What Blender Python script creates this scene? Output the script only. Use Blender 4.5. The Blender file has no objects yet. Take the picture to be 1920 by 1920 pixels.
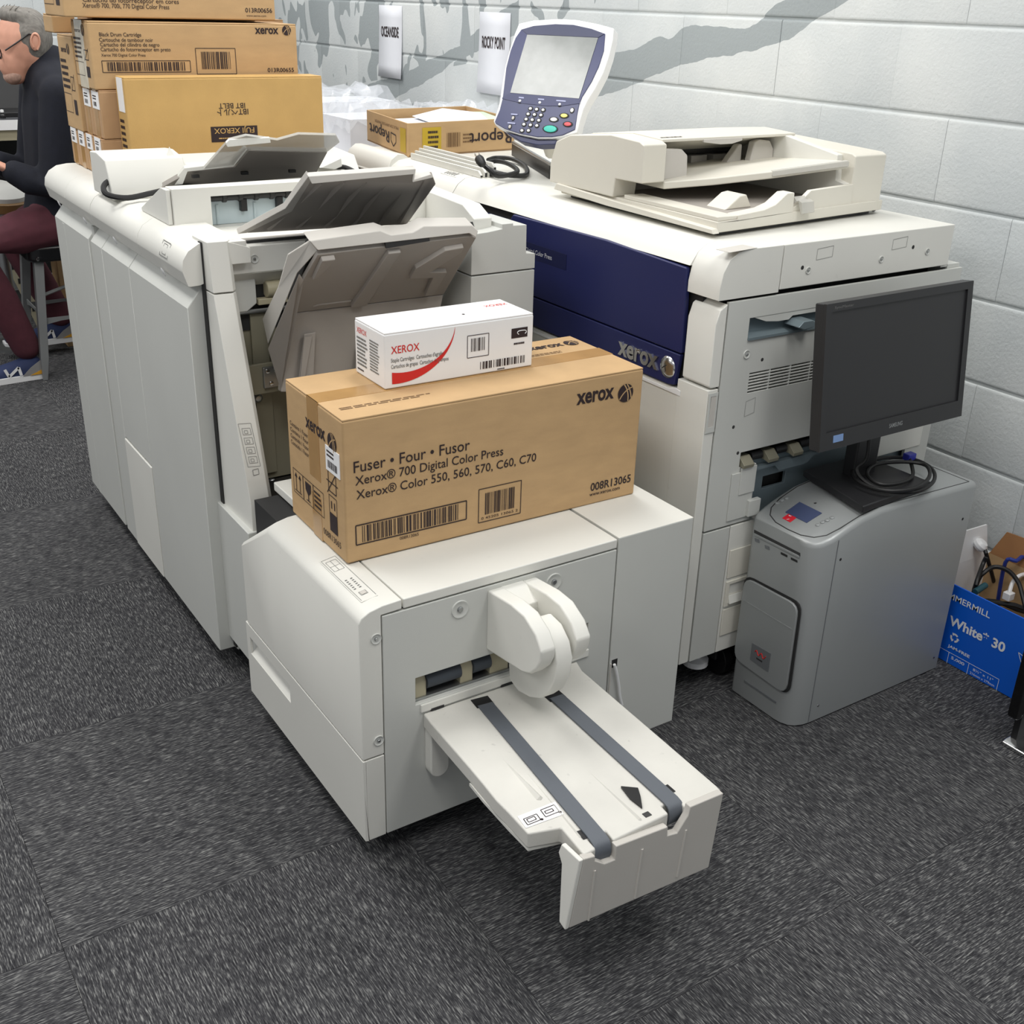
import bpy, bmesh, math, random
from mathutils import Vector, Matrix
random.seed(7)
FX, FY, FZ = (1,0,0), (0,1,0), (0,0,1)
scene = bpy.context.scene
COL = scene.collection

# ------------------------------------------------------------------ camera
FPX, PP, CAMZ = 2078.787, 960.0, 1.44966
def _cam_axes():
    yaw, pitch, roll = math.radians(33.85842), math.radians(24.82629), math.radians(1.80544)
    cy, sy, cp, sp = math.cos(yaw), math.sin(yaw), math.cos(pitch), math.sin(pitch)
    f = Vector((sy*cp, cy*cp, -sp)); r = Vector((cy, -sy, 0)); u = r.cross(f)
    c, s = math.cos(roll), math.sin(roll)
    return r*c + u*s, u*c - r*s, f
CR, CU, CF = _cam_axes()
CPOS = Vector((0, 0, CAMZ))
cam_data = bpy.data.cameras.new('camera')
cam = bpy.data.objects.new('camera', cam_data); COL.objects.link(cam)
cam.matrix_world = Matrix.Translation(CPOS) @ Matrix((CR, CU, -CF)).transposed().to_4x4()
cam_data.sensor_width = 36.0; cam_data.lens = FPX/1920*36.0
cam_data.clip_start = 0.05; cam_data.clip_end = 60
scene.camera = cam

# ------------------------------------------------------------------ world, lamps, exposure
world = bpy.data.worlds.new('room_light'); scene.world = world; world.use_nodes = True
bg = world.node_tree.nodes['Background']
bg.inputs[0].default_value = (0.93, 0.96, 1.0, 1); bg.inputs[1].default_value = 0.30
def ceiling_lamp(x, y, w, h, power, z=2.75):
    ld = bpy.data.lights.new('ceiling_lamp', 'AREA'); ld.shape = 'RECTANGLE'; ld.size = w; ld.size_y = h
    ld.energy = power; ld.color = (1.0, 0.985, 0.955)
    o = bpy.data.objects.new('ceiling_lamp', ld); COL.objects.link(o); o.location = (x, y, z)
for lx in (-1.7, 0.0, 1.6):
    for ly in (0.4, 2.6, 4.8):
        ceiling_lamp(lx, ly, 0.55, 1.15, 13 if lx < -1 else 19)
vs = scene.view_settings
vs.view_transform = 'Standard'; vs.look = 'None'; vs.gamma = 1.0; vs.use_curve_mapping = False
vs.exposure = 0.28

# ------------------------------------------------------------------ measuring helper: a photo point on a known plane of the room, in metres
def at(px, py, **k):
    d = CR*((px-PP)/FPX) - CU*((py-PP)/FPX) + CF
    (a, v), = k.items(); i = 'xyz'.index(a)
    return CPOS + d*((v-CPOS[i])/d[i])

# ------------------------------------------------------------------ objects and tags
def link(o, parent=None):
    COL.objects.link(o)
    if parent is not None: o.parent = parent
    return o
def tag(o, label=None, cat=None, group=None, kind=None):
    if label: o['label'] = label
    if cat: o['category'] = cat
    if group: o['group'] = group
    if kind: o['kind'] = kind
    return o
def thing(name, loc, label, cat, group=None, rz=0.0):
    o = bpy.data.objects.new(name, None); o.empty_display_size = 0.05
    COL.objects.link(o); o.location = loc; o.rotation_euler = (0, 0, rz)
    return tag(o, label, cat, group)
def origin_of(p):
    v = Vector((0, 0, 0))
    while p is not None:
        v = v + Vector(p.location); p = p.parent
    return v
def copy_tree(o, parent=None):
    c = o.copy(); COL.objects.link(c); c.parent = parent
    for ch in list(o.children):
        copy_tree(ch, c)
    return c

# ------------------------------------------------------------------ mesh builder
class MB:
    def __init__(s): s.v = []; s.f = []
    def add(s, vs, fs):
        b = len(s.v); s.v += [tuple(v) for v in vs]; s.f += [tuple(b+i for i in f) for f in fs]; return s
    def box(s, x0, x1, y0, y1, z0, z1):
        return s.add([(x0,y0,z0),(x1,y0,z0),(x1,y1,z0),(x0,y1,z0),(x0,y0,z1),(x1,y0,z1),(x1,y1,z1),(x0,y1,z1)],
            [(0,3,2,1),(4,5,6,7),(0,1,5,4),(1,2,6,5),(2,3,7,6),(3,0,4,7)])
    def prism(s, poly, axis, a0, a1):
        n = len(poly)
        def P(p, a):
            return (a,p[0],p[1]) if axis == 'x' else (p[0],a,p[1]) if axis == 'y' else (p[0],p[1],a)
        vs = [P(p,a0) for p in poly]+[P(p,a1) for p in poly]
        fs = [tuple(range(n)), tuple(range(2*n-1,n-1,-1))]+[(i,(i+1)%n,n+(i+1)%n,n+i) for i in range(n)]
        return s.add(vs, fs)
    def loft(s, secs, caps=True, closed=True):
        n = len(secs[0]); vs = [p for q in secs for p in q]; fs = []
        for k in range(len(secs)-1):
            for i in range(n if closed else n-1):
                j = (i+1) % n
                fs.append((k*n+i, k*n+j, (k+1)*n+j, (k+1)*n+i))
        if caps:
            fs.append(tuple(range(n))); fs.append(tuple(range(len(secs)*n-1, (len(secs)-1)*n-1, -1)))
        return s.add(vs, fs)
    def slab(s, pts, off):
        # polygon with thickness: pts loop and the same loop moved by off
        off = Vector(off)
        return s.loft([[Vector(p) for p in pts], [Vector(p)+off for p in pts]])
    def cyl(s, p0, p1, r, n=16, r1=None):
        p0 = Vector(p0); p1 = Vector(p1); d = (p1-p0).normalized()
        a = d.orthogonal().normalized(); b = d.cross(a); r1 = r if r1 is None else r1
        ring = lambda c, q: [c+a*(q*math.cos(2*math.pi*i/n))+b*(q*math.sin(2*math.pi*i/n)) for i in range(n)]
        return s.loft([ring(p0, r), ring(p1, r1)])
    def tube(s, pts, r, n=8, sub=1, closed=False):
        pts = [Vector(p) for p in pts]
        if sub > 1: pts = spline(pts, sub, closed)
        secs = []; m = len(pts); prev = None
        for i, p in enumerate(pts):
            if closed: t = (pts[(i+1) % m]-pts[i-1]).normalized()
            else: t = (pts[min(i+1, m-1)]-pts[max(i-1, 0)]).normalized()
            if prev is None: a = t.orthogonal().normalized()
            else:
                a = prev-t*prev.dot(t)
                a = a.normalized() if a.length > 1e-6 else t.orthogonal().normalized()
            prev = a; b = t.cross(a)
            rr = r[i] if isinstance(r, (list, tuple)) else r
            secs.append([p+a*(rr*math.cos(2*math.pi*k/n))+b*(rr*math.sin(2*math.pi*k/n)) for k in range(n)])
        if closed: secs.append(secs[0]); return s.loft(secs, caps=False)
        return s.loft(secs)
    def lathe(s, prof, org, axis=(0,0,1), n=20):
        d = Vector(axis).normalized(); a = d.orthogonal().normalized(); b = d.cross(a); o = Vector(org)
        secs = [[o+d*h+a*(r*math.cos(2*math.pi*i/n))+b*(r*math.sin(2*math.pi*i/n)) for i in range(n)] for r, h in prof]
        return s.loft(secs)
    def plate(s, axis, a0, a1, u0, u1, v0, v1, holes=()):
        # flat plate a0..a1 thick along axis with real rectangular openings
        us = sorted({u0, u1, *[h[0] for h in holes], *[h[1] for h in holes]})
        vv = sorted({v0, v1, *[h[2] for h in holes], *[h[3] for h in holes]})
        solid = lambda i, j: 0 <= i < len(us)-1 and 0 <= j < len(vv)-1 and not any(h[0] < (us[i]+us[i+1])/2 < h[1] and h[2] < (vv[j]+vv[j+1])/2 < h[3] for h in holes)
        P = lambda u, v, a: (a,u,v) if axis == 'x' else (u,a,v) if axis == 'y' else (u,v,a)
        for i in range(len(us)-1):
            for j in range(len(vv)-1):
                if not solid(i, j): continue
                A, B, C, D = us[i], us[i+1], vv[j], vv[j+1]
                s.add([P(A,C,a0),P(B,C,a0),P(B,D,a0),P(A,D,a0)], [(0,1,2,3)])
                s.add([P(A,C,a1),P(B,C,a1),P(B,D,a1),P(A,D,a1)], [(3,2,1,0)])
                for (di, dj, q) in ((-1,0,((A,C),(A,D))),(1,0,((B,C),(B,D))),(0,-1,((A,C),(B,C))),(0,1,((A,D),(B,D)))):
                    if not solid(i+di, j+dj):
                        s.add([P(*q[0],a0),P(*q[1],a0),P(*q[1],a1),P(*q[0],a1)], [(0,1,2,3)])
        return s
    def cut(s, name): return s
    def quad(s, a, b, c, d): return s.add([a,b,c,d], [(0,1,2,3)])
    def poly(s, pts): return s.add(pts, [tuple(range(len(pts)))])
    def disc(s, c, rgt, up, r, n=20, ry=None):
        c = Vector(c); rgt = Vector(rgt); up = Vector(up); ry = ry or r
        return s.poly([c+rgt*(r*math.cos(2*math.pi*i/n))+up*(ry*math.sin(2*math.pi*i/n)) for i in range(n)])
    def line(s, a, b, w, nrm):
        a = Vector(a); b = Vector(b); t = (b-a).normalized().cross(Vector(nrm)).normalized()*(w/2)
        return s.quad(a-t, b-t, b+t, a+t)
    def outline(s, pts, w, nrm, closed=True):
        s.cut('printed_frame')
        for i in range(len(pts) if closed else len(pts)-1):
            s.line(pts[i], pts[(i+1) % len(pts)], w, nrm)
        return s
    def build(s, name, mat, parent=None, bevel=0.0, smooth=35, seg=2, world=True, merge=True):
        me = bpy.data.meshes.new(name)
        off = origin_of(parent) if (world and parent is not None) else Vector((0,0,0))
        me.from_pydata([(v[0]-off.x, v[1]-off.y, v[2]-off.z) for v in s.v], [], s.f)
        bm = bmesh.new(); bm.from_mesh(me)
        if merge: bmesh.ops.remove_doubles(bm, verts=bm.verts, dist=1e-6)
        bmesh.ops.recalc_face_normals(bm, faces=bm.faces)
        bm.to_mesh(me); bm.free()
        if smooth:
            for p in me.polygons: p.use_smooth = True
            me.set_sharp_from_angle(angle=math.radians(smooth))
        me.materials.append(mat)
        o = bpy.data.objects.new(name, me); link(o, parent)
        if bevel:
            m = o.modifiers.new('bevel', 'BEVEL'); m.width = bevel; m.segments = seg; m.limit_method = 'ANGLE'
            m.angle_limit = math.radians(40); m.harden_normals = True
        return o

class Ink(MB):
    # print on a surface: every line of lettering, bar code, frame or logo becomes a part of its own
    def __init__(s): MB.__init__(s); s.seg = [['', 0, 0]]
    def cut(s, name): s.seg.append([name, len(s.v), len(s.f)]); return s
    def build(s, name, mat, parent=None, **kw):
        out = None; ends = s.seg[1:]+[['', len(s.v), len(s.f)]]
        for (n, v0, f0), (_, v1, f1) in zip(s.seg, ends):
            if f1 <= f0: continue
            m = MB(); m.v = s.v[v0:v1]; m.f = [tuple(i-v0 for i in f) for f in s.f[f0:f1]]
            out = m.build(n or name, mat, parent, **kw)
        return out

def spline(pts, sub, closed=False):
    out = []; m = len(pts)
    g = (lambda i: pts[i % m]) if closed else (lambda i: pts[max(0, min(m-1, i))])
    for i in range(m if closed else m-1):
        p0, p1, p2, p3 = g(i-1), g(i), g(i+1), g(i+2)
        for k in range(sub):
            t = k/sub
            out.append(0.5*((2*p1)+(p2-p0)*t+(2*p0-5*p1+4*p2-p3)*t*t+(3*p1-p0-3*p2+p3)*t**3))
    if not closed: out.append(pts[-1])
    return out
def arc(cx, cy, rx, ry, a0, a1, n):
    return [(cx+rx*math.cos(math.radians(a0+(a1-a0)*i/n)), cy+ry*math.sin(math.radians(a0+(a1-a0)*i/n))) for i in range(n+1)]
def rrect(x0, x1, y0, y1, r, n=4):
    return arc(x1-r,y1-r,r,r,0,90,n)+arc(x0+r,y1-r,r,r,90,180,n)+arc(x0+r,y0+r,r,r,180,270,n)+arc(x1-r,y0+r,r,r,270,360,n)

# ------------------------------------------------------------------ lettering (flat print)
_glyph = {}
def glyphs(txt, bold=0.0):
    key = (txt, bold)
    if key not in _glyph:
        cu = bpy.data.curves.new('lettering', 'FONT'); cu.body = txt; cu.size = 1.0; cu.offset = bold; cu.resolution_u = 3
        o = bpy.data.objects.new('lettering', cu); COL.objects.link(o)
        bpy.context.view_layer.update()
        me = o.evaluated_get(bpy.context.evaluated_depsgraph_get()).to_mesh()
        vs = [tuple(v.co) for v in me.vertices]; fs = [tuple(p.vertices) for p in me.polygons]
        bpy.data.objects.remove(o); bpy.data.curves.remove(cu)
        _glyph[key] = (vs, fs)
    return _glyph[key]
def text(mb, txt, a, b, up, h=None, bold=0.0, lift=(0,0,0)):
    # lettering whose baseline runs from a to b; h = height of a capital in metres
    mb.cut('printed_line'); a = Vector(a); b = Vector(b); vs, fs = glyphs(txt, bold)
    if not vs: return mb
    x0 = min(v[0] for v in vs); x1 = max(v[0] for v in vs)
    r = (b-a)/max(1e-6, (x1-x0)); up = Vector(up).normalized()
    sy = (h/0.69) if h else r.length; L = Vector(lift)
    return mb.add([a+r*(v[0]-x0)+up*(v[1]*sy)+L for v in vs], fs)
def barcode(mb, o, r, up, w, h, lift=(0,0,0), n=42, seed=1, digits=False):
    mb.cut('barcode'); rnd = random.Random(seed); o = Vector(o)+Vector(lift); r = Vector(r); up = Vector(up); ws = [rnd.choice((1,1,2,3)) for _ in range(2*n)]
    t = sum(ws); x = 0
    for i, q in enumerate(ws):
        q = q/t*w
        if i % 2 == 0: mb.quad(o+r*x, o+r*(x+q), o+r*(x+q)+up*h, o+r*x+up*h)
        x += q
    return mb
def scribble(mb, o, r, up, w, h, rows, lift=(0,0,0), seed=3):
    # small print too fine to read: short dashes in rows
    mb.cut('fine_print'); rnd = random.Random(seed); o = Vector(o)+Vector(lift); r = Vector(r); up = Vector(up); dh = h/rows
    for k in range(rows):
        x = 0; y = h-(k+0.75)*dh; end = w*rnd.uniform(0.75, 1.0)
        while x < end:
            q = min(rnd.uniform(0.05, 0.14)*w, end-x)
            mb.quad(o+r*x+up*y, o+r*(x+q)+up*y, o+r*(x+q)+up*(y+dh*0.5), o+r*x+up*(y+dh*0.5)); x += q+0.02*w
    return mb

# ------------------------------------------------------------------ materials
def srgb(r, g, b):
    f = lambda c: (c/255/12.92) if c/255 <= 0.04045 else ((c/255+0.055)/1.055)**2.4
    return (f(r), f(g), f(b))
def mat(name, col, rough=0.5, metal=0.0, vary=0.06, vscale=6.0, bump=0.0, bscale=400.0, spec=None, coat=0.0, alpha=None, trans=0.0, spots=0.0, stretch=None, emit=None):
    m = bpy.data.materials.new(name); m.use_nodes = True; nt = m.node_tree; N = nt.nodes; L = nt.links
    p = N['Principled BSDF']; p.inputs['Roughness'].default_value = rough; p.inputs['Metallic'].default_value = metal
    if spec is not None: p.inputs['Specular IOR Level'].default_value = spec
    if coat: p.inputs['Coat Weight'].default_value = coat; p.inputs['Coat Roughness'].default_value = 0.08
    if alpha is not None: p.inputs['Alpha'].default_value = alpha
    if trans: p.inputs['Transmission Weight'].default_value = trans
    tc = N.new('ShaderNodeTexCoord'); co = tc.outputs['Object']
    if stretch:
        mp = N.new('ShaderNodeMapping'); mp.inputs['Scale'].default_value = stretch; L.new(co, mp.inputs['Vector']); co = mp.outputs[0]
    nz = N.new('ShaderNodeTexNoise'); nz.inputs['Scale'].default_value = vscale; nz.inputs['Detail'].default_value = 5; L.new(co, nz.inputs['Vector'])
    rp = N.new('ShaderNodeValToRGB'); rp.color_ramp.elements[0].position = 0.3; rp.color_ramp.elements[1].position = 0.7
    rp.color_ramp.elements[0].color = (*[c*(1-vary) for c in col], 1); rp.color_ramp.elements[1].color = (*[min(1, c*(1+vary)) for c in col], 1)
    L.new(nz.outputs['Fac'], rp.inputs[0]); out = rp.outputs[0]
    if spots:
        n2 = N.new('ShaderNodeTexNoise'); n2.inputs['Scale'].default_value = 55; n2.inputs['Detail'].default_value = 2; L.new(co, n2.inputs['Vector'])
        r2 = N.new('ShaderNodeMapRange'); r2.inputs[1].default_value = 0.70; r2.inputs[2].default_value = 0.80; r2.inputs[4].default_value = spots; L.new(n2.outputs['Fac'], r2.inputs[0])
        mx = N.new('ShaderNodeMixRGB'); mx.inputs[2].default_value = (*[c*0.35 for c in col], 1); L.new(r2.outputs[0], mx.inputs[0]); L.new(out, mx.inputs[1]); out = mx.outputs[0]
    L.new(out, p.inputs['Base Color'])
    if emit: p.inputs['Emission Color'].default_value = (*emit[:3], 1); p.inputs['Emission Strength'].default_value = emit[3]
    if bump:
        n3 = N.new('ShaderNodeTexNoise'); n3.inputs['Scale'].default_value = bscale; n3.inputs['Detail'].default_value = 2; L.new(co, n3.inputs['Vector'])
        bp = N.new('ShaderNodeBump'); bp.inputs['Strength'].default_value = bump; bp.inputs['Distance'].default_value = 0.001
        L.new(n3.outputs['Fac'], bp.inputs['Height']); L.new(bp.outputs[0], p.inputs['Normal'])
    return m
M = {}
M['white'] = mat('warm_white_plastic', srgb(221,220,213), 0.48, vary=0.03, vscale=3, bump=0.12, bscale=900, spots=0.06)
M['cream'] = mat('cream_plastic', srgb(219,215,203), 0.48, vary=0.03, vscale=3, bump=0.12, bscale=900)
M['panel'] = mat('pale_grey_sheet', srgb(200,201,196), 0.45, vary=0.03, vscale=2.5, bump=0.1, bscale=700)
M['traytop'] = mat('worn_white_plastic', srgb(211,209,202), 0.5, vary=0.06, vscale=9, bump=0.15, bscale=700, spots=0.35)
M['tray'] = mat('warm_grey_plastic', srgb(160,154,147), 0.5, vary=0.04, vscale=5, bump=0.15, bscale=700)
M['traylight'] = mat('light_grey_plastic', srgb(196,192,185), 0.5, vary=0.04, vscale=5, bump=0.15, bscale=700)
M['smoke'] = mat('smoky_clear_plastic', srgb(205,203,196), 0.22, vary=0.03, alpha=0.62, spec=0.6)
M['dark'] = mat('dark_grey_plastic', srgb(52,52,52), 0.55, vary=0.08)
M['gap'] = mat('dark_chassis_and_shade', srgb(36,36,36), 0.7, vary=0.1)
M['black'] = mat('black_plastic', srgb(20,20,22), 0.42, vary=0.1)
M['rubber'] = mat('black_rubber', srgb(17,17,18), 0.5, vary=0.1)
M['roller'] = mat('slate_rubber_roller', srgb(58,64,72), 0.6, vary=0.08)
M['belt'] = mat('slate_rubber_belt', srgb(92,97,104), 0.6, vary=0.05, bump=0.2)
M['khaki'] = mat('khaki_sheet_metal', srgb(138,134,116), 0.45, metal=0.15, vary=0.05)
M['tan'] = mat('tan_plastic', srgb(176,168,142), 0.5, vary=0.05)
M['zinc'] = mat('bluish_zinc_metal', srgb(128,142,148), 0.4, metal=0.35, vary=0.06)
M['paleblue'] = mat('pale_blue_plastic', srgb(186,200,204), 0.45, vary=0.04)
M['navy'] = mat('navy_panel', srgb(26,32,82), 0.42, vary=0.05, vscale=2, bump=0.1, bscale=900)
M['navyhi'] = mat('indigo_console_plastic', srgb(48,54,96), 0.32, vary=0.06)
M['chrome'] = mat('chrome', srgb(205,205,205), 0.18, metal=1.0, vary=0.05)
M['steel'] = mat('brushed_steel', srgb(170,172,172), 0.32, metal=0.9, vary=0.06)
M['silver'] = mat('silver_paint', srgb(160,163,163), 0.36, metal=0.25, vary=0.03, vscale=3, bump=0.08, bscale=1200)
M['silverdk'] = mat('darker_silver_paint', srgb(126,129,132), 0.4, metal=0.3, vary=0.04)
M['card'] = mat('brown_cardboard', srgb(188,155,112), 0.75, vary=0.06, vscale=14, bump=0.25, bscale=260, stretch=(1,1,3))
M['cardedge'] = mat('cardboard_edge', srgb(214,180,128), 0.8, vary=0.06, vscale=20)
M['carddk'] = mat('tan_cardboard', srgb(178,143,106), 0.8, vary=0.07, vscale=14, bump=0.25, bscale=260)
M['cardye'] = mat('yellow_cardboard', srgb(194,157,96), 0.7, vary=0.05, vscale=14, bump=0.25, bscale=260)
M['tape'] = mat('brown_packing_tape', srgb(174,136,86), 0.24, vary=0.08, vscale=20, spec=0.6)
M['cleartape'] = mat('clear_packing_tape', srgb(196,184,160), 0.18, vary=0.15, vscale=30, spec=0.7)
M['ink'] = mat('black_print', srgb(42,28,30), 0.7, vary=0.05)
M['inkfade'] = mat('faint_brown_print', srgb(120,92,62), 0.8, vary=0.05)
M['inkgrey'] = mat('grey_print', srgb(112,112,110), 0.7, vary=0.05)
M['inkred'] = mat('red_print', srgb(206,38,34), 0.6, vary=0.05)
M['inkwhite'] = mat('white_print', srgb(236,238,240), 0.6, vary=0.03)
M['carton'] = mat('white_coated_carton', srgb(236,236,236), 0.38, vary=0.02, vscale=4)
M['paper'] = mat('white_paper', srgb(228,230,236), 0.85, vary=0.03, vscale=5)
M['label'] = mat('white_label', srgb(238,238,238), 0.6, vary=0.02)
M['screen'] = mat('matte_dark_screen', srgb(40,40,42), 0.45, vary=0.03, vscale=2)
M['monitor'] = mat('charcoal_plastic', srgb(38,38,40), 0.4, vary=0.06, bump=0.1, bscale=900)
M['touch'] = mat('grey_touchscreen', srgb(128,132,130), 0.2, vary=0.12, vscale=22, spec=0.6, coat=0.15)
M['lcd'] = mat('dim_blue_lcd', srgb(70,80,112), 0.25, vary=0.08)
M['blue'] = mat('bright_blue_carton', srgb(12,94,208), 0.4, vary=0.04, vscale=4)
M['yellow'] = mat('yellow_sticker_print', srgb(190,160,40), 0.6, vary=0.08)

# ================================================================== the room
WALLX, BACKY = 2.442, 6.2
def wall_paint():
    m = bpy.data.materials.new('painted_block_with_mural'); m.use_nodes = True; nt = m.node_tree; N = nt.nodes; L = nt.links
    p = N['Principled BSDF']; p.inputs['Roughness'].default_value = 0.62
    geo = N.new('ShaderNodeNewGeometry'); sp = N.new('ShaderNodeSeparateXYZ'); L.new(geo.outputs['Position'], sp.inputs[0])
    X, Y, Z = sp.outputs
    def math_(op, a, b=None):
        n = N.new('ShaderNodeMath'); n.operation = op
        for i, q in enumerate((a, b)):
            if q is None: continue
            if isinstance(q, (int, float)): n.inputs[i].default_value = q
            else: L.new(q, n.inputs[i])
        return n.outputs[0]
    # ragged paint edge
    nz = N.new('ShaderNodeTexNoise'); nz.inputs['Scale'].default_value = 9; nz.inputs['Detail'].default_value = 3; L.new(geo.outputs['Position'], nz.inputs['Vector'])
    wob = math_('MULTIPLY', math_('SUBTRACT', nz.outputs['Fac'], 0.5), 0.035)
    Zw = math_('ADD', Z, wob)
    def band(y0, y1, up, lo, z0=0.9, z1=2.2):
        mr = N.new('ShaderNodeMapRange'); mr.inputs[1].default_value = y0; mr.inputs[2].default_value = y1; L.new(Y, mr.inputs[0])
        res = []
        for pts in (up, lo):
            fc = N.new('ShaderNodeFloatCurve'); c = fc.mapping.curves[0]
            pts = sorted(((y-y0)/(y1-y0), (z-z0)/(z1-z0)) for y, z in pts)
            c.points[0].location = pts[0]; c.points[1].location = pts[-1]
            for q in pts[1:-1]: c.points.new(*q)
            fc.mapping.update(); L.new(mr.outputs[0], fc.inputs['Value'])
            res.append(math_('ADD', math_('MULTIPLY', fc.outputs[0], z1-z0), z0))
        m1 = math_('MULTIPLY', math_('LESS_THAN', Zw, res[0]), math_('GREATER_THAN', Zw, res[1]))
        return math_('MULTIPLY', m1, math_('MULTIPLY', math_('GREATER_THAN', Y, y0), math_('LESS_THAN', Y, y1)))
    b1 = band(1.3, 3.35, [(1.3,2.12),(1.8,1.80),(2.15,1.58),(2.369,1.475),(2.424,1.451),(2.495,1.404),(2.641,1.396),(2.777,1.388),(2.841,1.358),(2.914,1.35),(3.0,1.317),(3.118,1.30),(3.35,1.22)],
              [(1.3,2.11),(1.8,1.70),(2.155,1.472),(2.268,1.421),(2.352,1.373),(2.494,1.334),(2.705,1.295),(2.901,1.247),(3.063,1.189),(3.199,1.158),(3.35,1.15)])
    b2 = band(3.7, 5.1, [(3.7,1.45),(3.817,1.409),(3.966,1.349),(4.085,1.287),(4.285,1.232),(4.515,1.163),(5.0,1.053),(5.1,1.02)],
              [(3.7,1.33),(3.964,1.264),(4.125,1.226),(4.311,1.149),(4.517,1.084),(4.749,1.021),(5.0,1.001),(5.1,1.0)])
    # splashes: drawn-out blotches of the same grey paint
    mp = N.new('ShaderNodeMapping'); mp.inputs['Scale'].default_value = (1, 8.5, 5.0); L.new(geo.outputs['Position'], mp.inputs['Vector'])
    n2 = N.new('ShaderNodeTexNoise'); n2.inputs['Scale'].default_value = 1.0; n2.inputs['Detail'].default_value = 1.2; n2.inputs['Distortion'].default_value = 0.8; L.new(mp.outputs[0], n2.inputs['Vector'])
    reg = math_('MULTIPLY', math_('GREATER_THAN', Y, 3.15), math_('GREATER_THAN', Z, math_('SUBTRACT', 1.80, math_('MULTIPLY', Y, 0.145))))
    thr = math_('SUBTRACT', 0.71, math_('MULTIPLY', Y, 0.034))
    spots = math_('MULTIPLY', reg, math_('GREATER_THAN', n2.outputs['Fac'], thr))
    mask = math_('MAXIMUM', math_('MAXIMUM', b1, b2), spots)
    mask = math_('MULTIPLY', mask, math_('GREATER_THAN', X, 2.40))
    n4 = N.new('ShaderNodeTexNoise'); n4.inputs['Scale'].default_value = 3; n4.inputs['Detail'].default_value = 6; L.new(geo.outputs['Position'], n4.inputs['Vector'])
    rp = N.new('ShaderNodeValToRGB'); rp.color_ramp.elements[0].color = (*srgb(200,205,206), 1); rp.color_ramp.elements[1].color = (*srgb(216,219,218), 1)
    rp.color_ramp.elements[0].position = 0.35; rp.color_ramp.elements[1].position = 0.65; L.new(n4.outputs['Fac'], rp.inputs[0])
    mx = N.new('ShaderNodeMixRGB'); mx.inputs[2].default_value = (*srgb(156,163,165), 1); L.new(mask, mx.inputs[0]); L.new(rp.outputs[0], mx.inputs[1]); L.new(mx.outputs[0], p.inputs['Base Color'])
    n5 = N.new('ShaderNodeTexNoise'); n5.inputs['Scale'].default_value = 130; n5.inputs['Detail'].default_value = 4; L.new(geo.outputs['Position'], n5.inputs['Vector'])
    n6 = N.new('ShaderNodeTexVoronoi'); n6.inputs['Scale'].default_value = 38; L.new(geo.outputs['Position'], n6.inputs['Vector'])
    pit = math_('MULTIPLY', math_('LESS_THAN', n6.outputs['Distance'], 0.10), -1.4)
    bp = N.new('ShaderNodeBump'); bp.inputs['Strength'].default_value = 0.38; bp.inputs['Distance'].default_value = 0.003
    L.new(math_('ADD', n5.outputs['Fac'], pit), bp.inputs['Height']); L.new(bp.outputs[0], p.inputs['Normal'])
    return m
M['wall'] = wall_paint()

def carpet():
    m = bpy.data.materials.new('charcoal_carpet'); m.use_nodes = True; nt = m.node_tree; N = nt.nodes; L = nt.links
    p = N['Principled BSDF']; p.inputs['Roughness'].default_value = 0.95; p.inputs['Specular IOR Level'].default_value = 0.15
    tc = N.new('ShaderNodeTexCoord'); oi = N.new('ShaderNodeObjectInfo')
    add = N.new('ShaderNodeVectorMath'); add.operation = 'ADD'
    sc = N.new('ShaderNodeVectorMath'); sc.operation = 'SCALE'; sc.inputs['Scale'].default_value = 37.0
    cb = N.new('ShaderNodeCombineXYZ'); L.new(oi.outputs['Random'], cb.inputs[0]); L.new(oi.outputs['Random'], cb.inputs[1]); L.new(cb.outputs[0], sc.inputs[0])
    L.new(tc.outputs['Object'], add.inputs[0]); L.new(sc.outputs[0], add.inputs[1])
    def noise(scale, st, det):
        mp = N.new('ShaderNodeMapping'); mp.inputs['Scale'].default_value = st; L.new(add.outputs[0], mp.inputs['Vector'])
        n = N.new('ShaderNodeTexNoise'); n.inputs['Scale'].default_value = scale; n.inputs['Detail'].default_value = det; L.new(mp.outputs[0], n.inputs['Vector']); return n.outputs['Fac']
    a = noise(36, (1, 11.0, 1), 2); b = noise(95, (1, 6.0, 1), 1); c = noise(7, (1, 1.6, 1), 3)
    def mm(op, x, y):
        n = N.new('ShaderNodeMath'); n.operation = op
        for i, q in enumerate((x, y)):
            if isinstance(q, (int, float)): n.inputs[i].default_value = q
            else: L.new(q, n.inputs[i])
        return n.outputs[0]
    f = mm('ADD', mm('ADD', mm('MULTIPLY', a, 0.62), mm('MULTIPLY', b, 0.38)), mm('MULTIPLY', mm('SUBTRACT', c, 0.5), 0.07))
    rp = N.new('ShaderNodeValToRGB'); e = rp.color_ramp.elements
    e[0].position = 0.38; e[0].color = (*srgb(42,42,45), 1); e[1].position = 0.70; e[1].color = (*srgb(146,146,144), 1)
    q = e.new(0.52); q.color = (*srgb(70,70,72), 1)
    L.new(f, rp.inputs[0]); L.new(rp.outputs[0], p.inputs['Base Color'])
    bp = N.new('ShaderNodeBump'); bp.inputs['Strength'].default_value = 0.7; bp.inputs['Distance'].default_value = 0.004
    L.new(f, bp.inputs['Height']); L.new(bp.outputs[0], p.inputs['Normal'])
    return m
M['carpet'] = carpet()

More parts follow.
